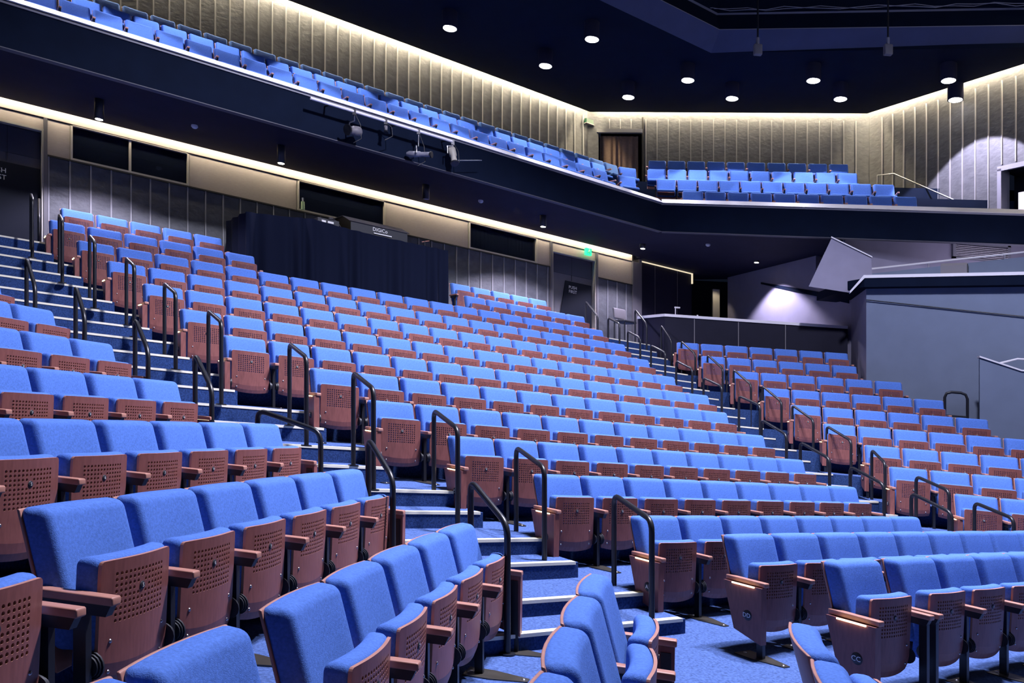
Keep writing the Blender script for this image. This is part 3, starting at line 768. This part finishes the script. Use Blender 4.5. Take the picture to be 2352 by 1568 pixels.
# lit side wall
w = MB().prism([(6.42, 24.4), (7.64, 20.6), (7.9, 20.7), (6.7, 24.5)], 0, zr(4.9))
w.hexa([(7.64, 20.6, 0), (8.03, 19.4, 0), (8.3, 19.4, 0), (7.9, 20.7, 0), (7.64, 20.6, zr(4.2)), (8.03, 19.4, zr(3.52)), (8.3, 19.4, zr(3.52)), (7.9, 20.7, zr(4.2))])
struct('wall_side_inner', w, ['mauve'])
w = MB().prism([(8.03, 19.4), (7.74, 17.9), (7.95, 17.9), (8.3, 19.4)], 0, zr(3.52)); struct('wall_side_return', w, ['mauve'])
w = MB().prism([(7.74, 17.9), (13.1, 14.4), (13.3, 14.7), (7.9, 18.3)], 0, zr(3.52)); struct('wall_side_outer', w, ['grey'])
# ledge on top of it with pale edge
w = MB(); w.prism([(7.40, 18.35), (7.62, 17.72), (13.0, 14.2), (13.6, 19.9), (7.4, 19.9)], zr(3.50), zr(3.69), 0)
struct('trim_ledge_band', w, ['navy'])
w = MB(); w.prism([(7.60, 17.71), (13.0, 14.18), (13.05, 14.3), (7.64, 17.82)], zr(3.69), zr(3.755)); w.prism([(7.60, 17.82), (13.05, 14.3), (13.6, 19.9), (7.6, 19.9)], zr(3.69), zr(3.70), 1)
w.hexa([(7.38, 17.88, zr(3.37)), (7.62, 17.70, zr(3.69)), (7.64, 17.80, zr(3.69)), (7.40, 17.98, zr(3.37)), (7.37, 17.88, zr(3.41)), (7.60, 17.70, zr(3.755)), (7.63, 17.80, zr(3.755)), (7.39, 17.98, zr(3.41))])
struct('trim_ledge_edge', w, ['ledge', 'grey'])
# sloping beam below the gallery, along the inner wall
w = MB().hexa([(6.915, 22.77, zr(4.33)), (7.98, 19.45, zr(3.42)), (8.2, 19.5, zr(3.42)), (7.2, 22.8, zr(4.33)), (6.915, 22.77, zr(4.38)), (7.98, 19.45, zr(3.58)), (8.2, 19.5, zr(3.58)), (7.2, 22.8, zr(4.38))])
struct('trim_gallery_beam', w, ['navy'])
# faceted end of the gallery
w = MB().extrude([(6.59, 18.2, zr(3.50)), (7.49, 18.2, zr(3.44)), (8.0, 18.2, zr(3.90)), (7.98, 18.2, zr(4.255)), (7.10, 18.2, zr(4.62))], (.30, .75, .16))
struct('wall_gallery_end', w, ['mauve'])
w = MB().extrude([(7.08, 18.17, zr(4.62)), (7.99, 18.17, zr(4.255)), (7.99, 18.17, zr(4.285)), (7.08, 18.17, zr(4.65))], (.30, .75, .16)); struct('trim_gallery_cap', w, ['ledge'])
w = MB().box(7.75, 14.5, 19.05, 19.2, zr(3.6), zr(5.6)); struct('wall_gallery_back', w, ['mauve'])
# ramp parapet and its rail
w = MB().hexa([(8.04, 18.3, zr(3.70)), (11.6, 16.13, zr(3.70)), (11.7, 16.3, zr(3.70)), (8.14, 18.45, zr(3.70)), (8.04, 18.3, zr(3.93)), (11.6, 16.13, zr(4.35)), (11.7, 16.3, zr(4.35)), (8.14, 18.45, zr(3.93))])
struct('wall_gallery_parapet', w, ['grey'])
t = thing('gallery_rail', (9.3, 17.6, zr(3.95)), 'pale sloping rail on short brackets along the right gallery parapet', 'rail')
solid('rail_bar', MB().tube([(8.04, 18.38, zr(3.95)), (8.04, 18.38, zr(4.05)), (11.6, 16.22, zr(4.45))], .022, 0, 8), ['ledge'], None, t)
for q in (.28, .62):
    x, y = 8.04 + 3.56 * q, 18.38 - 2.16 * q; z = 3.93 + .42 * q
    solid('bracket', MB().cyl((x, y, zr(z)), (x, y, zr(z + .11)), .012, 0, 6), ['steel'], None, t)
# louvre
t = thing('air_grille', (10.9, 19.0, zr(4.63)), 'pale slatted ventilation grille on the wall behind the right gallery', 'grille')
m_ = MB()
for x0, x1, z0, z1 in ((10.22, 11.56, 4.96, 5.01), (10.22, 11.56, 4.60, 4.64), (10.22, 10.29, 4.60, 5.01), (11.49, 11.56, 4.60, 5.01)): m_.box(x0, x1, 18.98, 19.05, zr(z0), zr(z1))
solid('grille_frame', m_, ['seam'], None, t)
for k in range(7):
    z = 4.66 + k * .040
    solid('slat', MB().hexa([(10.29, 18.98, zr(z)), (11.49, 18.98, zr(z)), (11.49, 19.03, zr(z + .024)), (10.29, 19.03, zr(z + .024)), (10.29, 18.98, zr(z + .010)), (11.49, 18.98, zr(z + .010)), (11.49, 19.03, zr(z + .034)), (10.29, 19.03, zr(z + .034))]), ['ledge'], None, t)
# speaker on the ledge
t = thing('wedge_speaker', (9.07, 16.9, zr(3.755)), 'grey wedge-shaped loudspeaker lying on the right gallery ledge', 'speaker')
ax = Vector((.84, -.54, 0)); ay_ = Vector((.54, .84, 0)); c = Vector((8.87, 16.96, zr(3.757)))
prof = [(0, 0), (.0, .17), (.08, .235), (.30, .20), (.36, 0)]
pts = [tuple(c + ay_ * a + Vector((0, 0, b_))) for a, b_ in prof]
solid('cabinet', MB().extrude(pts, tuple(ax * .48)), ['greyc'], None, t)
pts = [tuple(c + ax * .482 + ay_ * (.18 + (a - .18) * .86) + Vector((0, 0, .10 + (b_ - .10) * .86))) for a, b_ in prof]
solid('end_cap', MB().extrude(pts, tuple(ax * .012)), ['rubber'], None, t)
# cable on the outer wall
tag(solid('wall_cable', MB().tube([(7.72, 17.86, zr(3.25)), (8.9, 17.1, zr(3.08)), (10.17, 16.27, zr(2.90)), (12.0, 15.08, zr(2.66))], .012, 0, 6), ['black']), 'thin black cable sagging across the grey right-hand wall', 'cable')
# counter behind the right block
cp = [(3.2, 20.8), (3.72, 19.94), (5.49, 19.72), (7.93, 19.36)]
def offs(pts, d):
    out = []
    for i, p in enumerate(pts):
        a = Vector(pts[max(i - 1, 0)]); b_ = Vector(pts[min(i + 1, len(pts) - 1)]); t = (b_ - a).normalized(); out.append((p[0] - t.y * d, p[1] + t.x * d))
    return out
bk_ = offs(cp, .45)
t = thing('control_counter', (5.3, 19.9, LEV[9]), 'dark panelled counter with a pale top edge behind the right block\'s back row', 'counter')
m_ = MB().prism(cp + bk_[::-1], LEV[9] - .05, zr(2.80)); solid('counter_body', m_, ['tile'], None, t)
m_ = MB().prism(offs(cp, -.03) + offs(cp, .47)[::-1], zr(2.80), zr(2.865)); solid('counter_top', m_, ['ledge'], None, t)
for q in ((4.42, 19.853), (5.45, 19.725), (6.52, 19.542)):
    solid('panel_joint', MB().box(q[0] - .01, q[0] + .01, q[1] - .006, q[1] + .02, LEV[9], zr(2.80)), ['greyc'], None, t)
# desk lamp and small knob on the counter
t = thing('desk_lamp', (4.02, 20.15, zr(2.865)), 'small pale angled lamp standing on the dark counter', 'lamp')
solid('stem', MB().cyl((4.02, 20.15, zr(2.865)), (4.02, 20.15, zr(3.08)), .012, 0, 8), ['ledge'], None, t)
solid('lamp_head', MB().box(4.0, 4.13, 20.12, 20.18, zr(3.06), zr(3.09)), ['ledge'], None, t)
tag(solid('counter_post', MB().cyl((4.55, 20.1, zr(2.865)), (4.55, 20.1, zr(2.93)), .018, 0, 8), ['ledge']), 'tiny pale stub on the counter right of the angled lamp', 'stub')
# tall chair by the counter
t = thing('tall_chair', (2.85, 21.3, LEV[11]), 'black high chair with a grey vinyl back at the top of the right stairs', 'chair')
cx, cy = 2.80, 21.35
solid('chair_back', MB().rbox((0, 0, 0), (.21, .035, .14), .03, (2, 0, 2), lambda x, y, z: (cx + x * .82 - (y + z * .15) * .57, cy + x * .57 + (y + z * .15) * .82, zr(2.96) + z)), ['greyc'], None, t)
solid('chair_seat', MB().rbox((0, -.22, 0), (.22, .21, .035), .03, (1, 1, 0), lambda x, y, z: (cx + x * .82 - y * .57, cy + x * .57 + y * .82, zr(2.74) + z)), ['rubber'], None, t)
for sx, sy in ((-.18, -.4), (.18, -.4), (-.18, 0), (.18, 0)):
    x, y = cx + sx * .82 - sy * .57, cy + sx * .57 + sy * .82
    solid('leg', MB().cyl((x, y, LEV[11]), (x, y, zr(2.72)), .016, 0, 8), ['black'], None, t)
# low parapet and loop rail at the far right
w = MB().extrude([(9.02, 15.8, 0), (9.02, 15.8, zr(1.96)), (9.72, 15.65, zr(1.74)), (10.6, 15.45, zr(1.74)), (10.6, 15.45, 0)], (.04, .1, 0)); struct('wall_vomitory', w, ['grey'])
w = MB().extrude([(9.0, 15.77, zr(1.955)), (9.0, 15.77, zr(1.985)), (9.72, 15.62, zr(1.77)), (10.6, 15.42, zr(1.77)), (10.6, 15.42, zr(1.74)), (9.72, 15.62, zr(1.74))], (.04, .16, 0)); struct('trim_vomitory_cap', w, ['ledge'])
t = thing('loop_barrier', (8.5, 15.6, LEV[6]), 'black rounded loop barrier standing at the right end of the seat rows', 'barrier')
lp = [(8.27, 15.66, LEV[6]), (8.27, 15.66, LEV[6] + .9), (8.30, 15.65, LEV[6] + .98), (8.38, 15.63, LEV[6] + 1.01), (8.54, 15.59, LEV[6] + 1.01), (8.62, 15.57, LEV[6] + .98), (8.65, 15.56, LEV[6] + .9), (8.65, 15.56, LEV[6])]
solid('loop_tube', MB().tube(lp, .026, 0, 10), ['black'], None, t)
solid('cross_bar', MB().cyl((8.27, 15.66, LEV[6] + .56), (8.65, 15.56, LEV[6] + .56), .018, 0, 8), ['black'], None, t)
t = thing('vomitory_rail', (10.0, 15.75, zr(1.76)), 'pale metal handrail on the low wall at the right edge', 'handrail')
solid('rail_bar', MB().tube([(9.35, 15.8, zr(1.86)), (9.7, 15.72, zr(1.98)), (10.6, 15.5, zr(1.98))], .02, 0, 8), ['ledge'], None, t)
solid('post', MB().cyl((9.86, 15.68, zr(1.76)), (9.86, 15.68, zr(1.98)), .016, 0, 8), ['black'], None, t)

# ------------------------------------------------------------------ draped sound desk
TZ = lambda s: zr(3.40) + .05 * sin(s * 2.1) + .02 * sin(s * 7)
def dz(s):
    pts = [(4.5, 3.36), (5.2, 3.42), (5.8, 3.50), (6.4, 3.46), (7.2, 3.44), (8.8, 3.45)]
    for (a, p), (c, q) in zip(pts, pts[1:]):
        if s <= c: return zr(p + (q - p) * (s - a) / (c - a))
    return zr(3.45)
cl = pleats(MB(), 'C', 4.53, 8.80, 15.12, LEV[10] - .0, 0, .085, .30, 0, dz, None, 8)
def side(mb, s, n0, n1):
    N = 8; vs = []
    for i in range(N + 1):
        n = n0 + (n1 - n0) * i / N
        for z in (LEV[10], dz(s)): vs.append(P('C', s + .03 * sin(i * 2.1), n, z))
    mb.add(vs, [(2 * i, 2 * i + 2, 2 * i + 3, 2 * i + 1) for i in range(N)], 0, True)
side(cl, 4.53, 15.12, 16.3); side(cl, 8.80, 15.12, 16.3)
tag(solid('desk_drape', cl, ['cloth']), 'long black pleated cloth hung around the sound desk behind the seats', 'drape')
t = thing('sound_desk_table', P('C', 6.7, 15.7, LEV[11]), 'dark table carrying the mixing console behind the black drape', 'table')
m_ = MB(); wbox(m_, 'C', 4.7, 8.7, 15.25, 16.25, zr(3.28), zr(3.33)); solid('table_top', m_, ['rubber'], None, t)
for s in (4.8, 8.6):
    for n in (15.3, 16.2):
        x, y, z = P('C', s, n, LEV[10] if n < 16 else LEV[11]); solid('leg', MB().cyl((x, y, z), (x, y, zr(3.28)), .03, 0, 8), ['black'], None, t)
t = thing('mixing_console', P('C', 7.3, 15.7, zr(3.33)), 'black mixing console with a dark dust cover and white maker\'s lettering', 'console')
def cpt(s, n, z): return P('C', s, n, zr(z))
m_ = MB()
for s0, s1 in ((6.66, 7.92),):
    pr_ = [(15.28, 3.34), (15.28, 3.66), (15.62, 3.80), (16.05, 3.80), (16.1, 3.34)]
    n_ = len(pr_); m_.extrude([cpt(s0, a, b_) for a, b_ in pr_], [P('C', s1 - s0, 0, 0)[i] for i in range(3)])
solid('console_body', m_, ['rubber'], None, t)
m_ = MB().extrude([cpt(6.62, a, b_) for a, b_ in ((15.26, 3.665), (15.62, 3.815), (16.10, 3.815), (16.14, 3.5), (16.11, 3.5), (16.06, 3.802), (15.62, 3.802), (15.27, 3.655))], [P('C', 1.34, 0, 0)[i] for i in range(3)])
solid('dust_cover', m_, ['transom'], None, t)
m_ = MB(); text_on(m_, 'DiGiCo', .105, lambda x, y, q: P('C', 7.30 + x, 15.275 - q, zr(3.595) + y), 0); solid('maker_lettering', m_, ['ink'], None, t)
m_ = MB(); wbox(m_, 'C', 7.15, 7.55, 15.255, 15.278, zr(3.505), zr(3.525)); solid('fader_strip', m_, ['ink'], None, t)
def small(name, cat, label, parts, at):
    t = thing(name, at, label, cat)
    for nm, mb, mm in parts: solid(nm, mb, [mm], None, t)
def cyl_c(s, n, z0, z1, r, r2=None): return MB().cyl(P('C', s, n, zr(z0)), P('C', s, n, zr(z1)), r, 0, 10, r2)
a = MB(); wbox(a, 'C', 5.98, 6.42, 15.3, 15.7, zr(3.33), zr(3.60))
b2 = MB(); wbox(b2, 'C', 6.06, 6.14, 15.28, 15.3, zr(3.50), zr(3.56)); wbox(b2, 'C', 6.18, 6.30, 15.28, 15.3, zr(3.52), zr(3.56))
small('effects_rack', 'rack unit', 'small dark equipment box with pale labels left of the console', [('case', a, 'rubber'), ('label_strip', b2, 'ink')], P('C', 6.2, 15.5, zr(3.33)))
small('gooseneck_lamp', 'lamp', 'bent silver gooseneck lamp between the equipment box and the console',
      [('neck', MB().tube([P('C', 6.5, 15.4, zr(3.33)), P('C', 6.5, 15.4, zr(3.52)), P('C', 6.40, 15.35, zr(3.60)), P('C', 6.28, 15.3, zr(3.63))], .010, 0, 6), 'steel'),
       ('lamp_head', MB().tube([P('C', 6.28, 15.3, zr(3.63)), P('C', 6.20, 15.28, zr(3.62))], .022, 0, 8), 'steel')], P('C', 6.5, 15.4, zr(3.33)))
small('microphone_stand', 'stand', 'small stand with an angled pale arm right of the mixing console',
      [('pole', cyl_c(8.45, 15.5, 3.33, 3.64, .012), 'black'), ('arm', MB().tube([P('C', 8.38, 15.5, zr(3.60)), P('C', 8.56, 15.5, zr(3.66))], .010, 0, 6), 'edge')], P('C', 8.45, 15.5, zr(3.33)))
small('pump_bottle', 'bottle', 'small pale green pump bottle on the sill of the middle control room window',
      [('bottle_body', cyl_c(6.18, 16.66, 4.0, 4.17, .042, .038), 'gbottle'), ('pump_head', cyl_c(6.18, 16.66, 4.17, 4.25, .014, .02), 'white')], P('C', 6.18, 16.66, zr(4.0)))

# ------------------------------------------------------------------ lamps
def spot(at, to, power, ang, blend=.15, col=(1, 1, 1), r=.05, name='spot'):
    l = bpy.data.lights.new(name, 'SPOT'); l.energy = power; l.spot_size = radians(ang); l.spot_blend = blend; l.color = col; l.shadow_soft_size = r
    o = link(name, l); p, q = G(at), G(to); o.location = p; o.rotation_euler = (q - p).to_track_quat('-Z', 'Y').to_euler(); return o
COOL = (.80, .80, 1.0); LAV = (.82, .75, 1.0)
CL = [(-1.49, 19.65, 'leftmost big ceiling downlight over the balcony, in the rear line'), (.87, 21.27, 'big ceiling downlight in the rear line over the long balcony rows'),
      (3.24, 22.82, 'big ceiling downlight in the rear line, just before the curtained doorway'), (5.99, 22.30, 'big ceiling downlight above the battened wall right of the doorway'),
      (8.71, 21.73, 'big ceiling downlight nearest the balcony\'s far corner'), (11.46, 21.17, 'big hanging downlight overlapping the bright top of the side wall'),
      (1.91, 19.58, 'leftmost big ceiling downlight of the line nearer the stage'), (4.59, 21.39, 'big ceiling downlight at the bend of the line nearer the stage'),
      (7.64, 20.77, 'big ceiling downlight of the near line, second from the right'), (10.72, 20.12, 'rightmost big ceiling downlight of the near line')]
for k, (x, y, lab) in enumerate(CL):
    z0 = CZ - .41
    t = thing('ceiling_downlight', (x, y, z0), lab, 'downlight', 'big downlights over the balcony')
    solid('housing', MB().tube([(x, y, CZ), (x, y, z0), (x, y, z0 + .03)], [.185, .185, .175], 0, 24, False), ['soffit'], None, t)
    solid('lens', MB().dome((x, y, z0 + .01), .172, .035, 0, 24, (0, 0, -1)), ['lamp'], None, t)
    spot((x, y, z0 - .05), (x, y, 0) if k != 9 else (x + .78, y + .48, z0 - 3), (1900 if k == 9 else 520) if k != 5 else 40, 34 if k == 5 else (74 if k == 9 else 83), .06, COOL if k < 9 else LAV, .06, 'downlight_beam')
for k in range(1, 5):      # the two lines of downlights go on to the left, above the picture
    for (x, y) in ((-1.49 - 2.36 * k, 19.65 - 1.62 * k), (1.91 - 2.68 * k, 19.58 - 1.81 * k)):
        spot((x, y, CZ - .46), (x, y, 0), 520, 83, .08, COOL, .06, 'downlight_beam')
SL = [(-6.93, 13.75, 'downlight under the balcony above the left control room window'), (-4.34, 15.40, 'hanging black downlight above the wide tan wall panel'),
      (-1.81, 17.23, 'unlit-looking black downlight above the mixing console'), (.72, 18.96, 'downlight under the balcony above the curtained window'),
      (3.35, 20.99, 'downlight under the balcony beside the dark recess'), (6.50, 21.78, 'downlight under the balcony in front of the pale lit side wall')]
for k, (x, y, lab) in enumerate(SL):
    hh = (.34, .34, .30, .26, .12, .05)[k]
    t = thing('soffit_downlight', (x, y, SO - hh), lab, 'downlight', 'small downlights under the balcony')
    solid('housing', MB().tube([(x, y, SO), (x, y, SO - hh), (x, y, SO - hh + .02)], [.075, .075, .062], 0, 16, False), ['black'], None, t)
    solid('lens', MB().dome((x, y, SO - hh + .004), .060, .012, 0, 16, (0, 0, -1)), ['lampw' if k != 2 else 'seam'], None, t)
    if k != 2: spot((x, y, SO - hh - .03), (x, y, 0), (430, 60, 0, 600, 420, 560)[k], (126, 110, 0, 128, 126, 110)[k], .35, LAV, .03, 'soffit_beam')
# house lights over the front stalls, in the grid beyond the ceiling edge (above the picture)
for (x, y, z, tx_, ty_, tz_, p, ang) in ((2.3, 7.6, 11.2, -1.5, 10.5, 1.0, 4900, 104), (3.2, 7.2, 11.2, 1.0, 7.0, .8, 4700, 104), (4.9, 8.0, 11.2, 4.5, 11.6, 1.0, 4700, 104)):
    spot((x, y, z), (tx_, ty_, tz_), p, ang, .4, COOL, .3, 'house_spot')
spot((5.9, 23.9, zr(4.6)), (6.06, 24.35, zr(3.4)), 25, 60, .5, (1, .85, .6), .05, 'post_fill')  # unseen warm spot added to brighten the post in the recess
def area(at, to, power, sx, sy, col, name='area'):
    l = bpy.data.lights.new(name, 'AREA'); l.energy = power; l.shape = 'RECTANGLE'; l.size = sx; l.size_y = sy; l.color = col
    o = link(name, l); p, q = G(at), G(to); o.location = p; o.rotation_euler = (q - p).to_track_quat('-Z', 'Y').to_euler(); return o
area((11.0, 7.5, 9.5), (9.6, 18, 4.6), 300, 3, 2, (.66, .70, 1.0), 'fill_wash')  # unseen fill lamp added to lighten the gallery side

# stage lanterns on the pipe below the balcony rail
pp = [P('C', 5.23, 13.72, zr(5.265)), P('C', 8.12, 13.72, zr(5.265))]
t = thing('lighting_bar', P('C', 6.7, 13.72, zr(5.265)), 'long pale pipe fixed along the balcony front below the rail', 'pipe')
solid('pipe', MB().cyl(pp[0], pp[1], .026, 0, 10), ['ledge'], None, t)
for s in (5.6, 6.9, 8.0): solid('pipe_bracket', MB().tube([P('C', s, 13.72, zr(5.265)), P('C', s, 14.0, zr(5.30))], .016, 0, 6), ['black'], None, t)
area((10.8, 17.6, zr(3.98)), (10.6, 19.05, zr(5.0)), 22, 2.2, .15, LAV, 'gallery_fill')  # fill lamp added out of sight behind the parapet to brighten the gallery wall
def lantern(s, drop, dirv, ln, r, label, mm='greyc', barn=False):
    top = Vector(P('C', s, 13.72, zr(5.25))); c = top - Vector((0, 0, drop)); d = Vector(dirv).normalized()
    t = thing('stage_lantern', tuple(c), label, 'stage light', 'lanterns on the balcony pipe')
    solid('clamp', MB().box(top.x - .03, top.x + .03, top.y - .03, top.y + .03, top.z - .05, top.z + .05), ['steel'], None, t)
    u = d.cross(Vector((0, 0, 1)));  u = u.normalized() if u.length > .1 else Vector((1, 0, 0))
    solid('yoke', MB().tube([tuple(top), tuple(c + Vector((0, 0, r + .08))), tuple(c + Vector((0, 0, r + .06)) + u * (r + .03)), tuple(c + u * (r + .03))], .013, 0, 6), ['steel'], None, t)
    ln *= .88; r *= .86
    b0 = c - d * ln * .5
    solid('lantern_body', MB().tube([tuple(b0), tuple(b0 + d * ln * .12), tuple(b0 + d * ln * .55), tuple(b0 + d * ln * .6), tuple(b0 + d * ln)], [r * .6, r, r, r * .75, r * .85], 0, 14), [mm], None, t)
    solid('front_rim', MB().tube([tuple(b0 + d * ln), tuple(b0 + d * (ln + .03))], [r * 1.15, r * 1.15], 0, 14), ['black'], None, t)
    solid('power_cable', MB().tube([tuple(top), tuple(top + Vector((.10, .05, -drop * .6))), tuple(c + Vector((.12, .03, -.12))), tuple(c + Vector((-.02, 0, -.22)))], .007, 0, 5), ['black'], None, t)
lantern(6.05, .33, (-.55, -.75, -.2), .34, .10, 'round stage lantern at the left of the balcony pipe, pointing at the viewer', 'greyc')
lantern(6.67, .12, (.1, -.4, -1), .14, .04, 'smallest lantern hanging from the middle of the balcony pipe', 'greyc')
lantern(7.35, .42, (.95, -.30, -.04), .55, .065, 'long cylindrical profile lantern hanging level below the balcony pipe', 'seam')
lantern(8.10, .24, (.2, -.35, -.9), .42, .085, 'bright short lantern at the right end of the balcony pipe, tilted down', 'frame')
tag(solid('safety_rod', MB().cyl(P('C', 8.2, 13.70, zr(4.92)), P('C', 8.75, 13.70, zr(5.06)), .008, 0, 6), ['steel']), 'thin pale rod sticking out right of the last balcony lantern', 'rod')

# detectors, signs, sensors
for x, y, lab in ((-5.68, 14.66, 'white smoke detector under the balcony near the left windows'), (-.69, 18.08, 'white smoke detector under the balcony above the curtained window'), (4.87, 20.36, 'white smoke detector under the balcony right of the recess')):
    tag(solid('smoke_detector', MB().tube([(x, y, SO), (x, y, SO - .03), (x, y, SO - .055), (x, y, SO - .06)], [.055, .06, .035, .02], 0, 14), ['white']), lab, 'detector', 'smoke detectors under the balcony')
tag(solid('ceiling_sensor', MB().box(3.22, 3.38, 23.35, 23.5, CZ - .08, CZ), ['greyc']), 'small grey square sensor on the ceiling near the curtained doorway', 'sensor')
t = thing('exit_sign', P('C', 13.98, 16.6, zr(4.53)), 'glowing green running-man exit sign above the right-hand door', 'exit sign')
m_ = MB(); wbox(m_, 'C', 13.88, 14.06, 16.62, 16.70, zr(4.48), zr(4.66)); solid('sign_box', m_, ['exitg'], None, t)
m_ = MB()
def man(mb, f_):
    mb.cyl(f_(.02, .062, 0), f_(.02, .062, .004), .015, 0, 8)
    for a, b_, r in (((.01, .045), (-.012, .0), .013), ((-.012, 0), (.03, -.03), .009), ((.03, -.03), (.02, -.07), .008), ((-.012, 0), (-.04, -.035), .009), ((-.04, -.035), (-.06, -.04), .008), ((.01, .04), (.045, .02), .007), ((.005, .04), (-.035, .03), .007)):
        mb.tube([f_(a[0], a[1], .002), f_(b_[0], b_[1], .002)], r, 0, 6)
man(m_, lambda x, y, q: P('C', 13.97 + x, 16.618 - q, zr(4.57) + y)); solid('running_figure', m_, ['ink'], None, t)
t = thing('exit_sign', P('C', 16.42, 19.5, zr(9.35)), 'small dim green exit sign high on the balcony wall by the curtained doorway', 'exit sign')
m_ = MB(); wbox(m_, 'C', 16.26, 16.58, 19.46, 19.56, zr(9.32), zr(9.46)); solid('sign_box', m_, ['exitd'], None, t)
m_ = MB(); wbox(m_, 'C', 16.24, 16.62, 19.44, 19.58, zr(9.30), zr(9.32)); wbox(m_, 'C', 16.55, 16.58, 19.54, 19.58, zr(7.2), zr(9.3)); solid('conduit', m_, ['frame'], None, t)
for x, lab in ((5.25, 'left one of two small devices hanging on rods from the ceiling void'), (8.03, 'right one of two small devices hanging on rods from the ceiling void')):
    zb = zr(8.22) + (0 if x < 6 else .24)
    t = thing('hanging_device', (x, 17.5, zb), lab, 'device', 'devices hung from the ceiling void')
    solid('rod', MB().cyl((x, 17.5, zb + .2), (x, 17.5, CZ + 2.4), .02, 0, 8), ['black'], None, t)
    solid('bracket', MB().cyl((x, 17.5, zb + .2), (x, 17.5, zb + .36), .035, 0, 8), ['seam'], None, t)
    solid('device_body', MB().rbox((x, 17.5, zb + .1), (.085, .06, .11), .02, (0, 0, 0)), ['greyc'], None, t)
for k, lab in ((0, 'upper loose cable looped along the edge of the ceiling void'), (1, 'lower loose cable running along the edge of the ceiling void')):
    pts = []
    for i in range(26):
        s = -1.5 + i * .42; x, y, z = P('R', s, 20.75 - .1 * k, CZ + .86 - .05 * k + .035 * sin(i * 1.3 + k * 2) + .02 * sin(i * 2.9)); pts.append((x, y, z))
    tag(solid('loose_cable', MB().tube(pts, .011, 0, 5), ['seam']), lab, 'cable', 'cables along the ceiling void')

# ------------------------------------------------------------------ world and camera
wd = bpy.data.worlds.new('house_dark'); S.world = wd; wd.use_nodes = True
bg = wd.node_tree.nodes['Background']; bg.inputs['Color'].default_value = (.10, .14, .30, 1); bg.inputs['Strength'].default_value = .035
cam = bpy.data.cameras.new('camera'); co = bpy.data.objects.new('camera', cam); COL.objects.link(co); S.camera = co
co.location = (0, 0, EYE); co.rotation_euler = (pi / 2, 0, 0)
cam.sensor_fit = 'HORIZONTAL'; cam.sensor_width = 36; cam.lens = 36 * 1881.87 / 2352; cam.shift_y = (960.43 - 784) / 2352
cam.clip_start = .05; cam.clip_end = 200
S.view_settings.view_transform = 'Standard'; S.view_settings.look = 'None'; S.view_settings.gamma = 1; S.view_settings.exposure = 0
S.view_settings.use_curve_mapping = False
S.cycles.max_bounces = 6; S.cycles.diffuse_bounces = 1; S.cycles.glossy_bounces = 3; S.cycles.transparent_max_bounces = 6
S.cycles.use_denoising = True
S.cycles.sample_clamp_indirect = 4
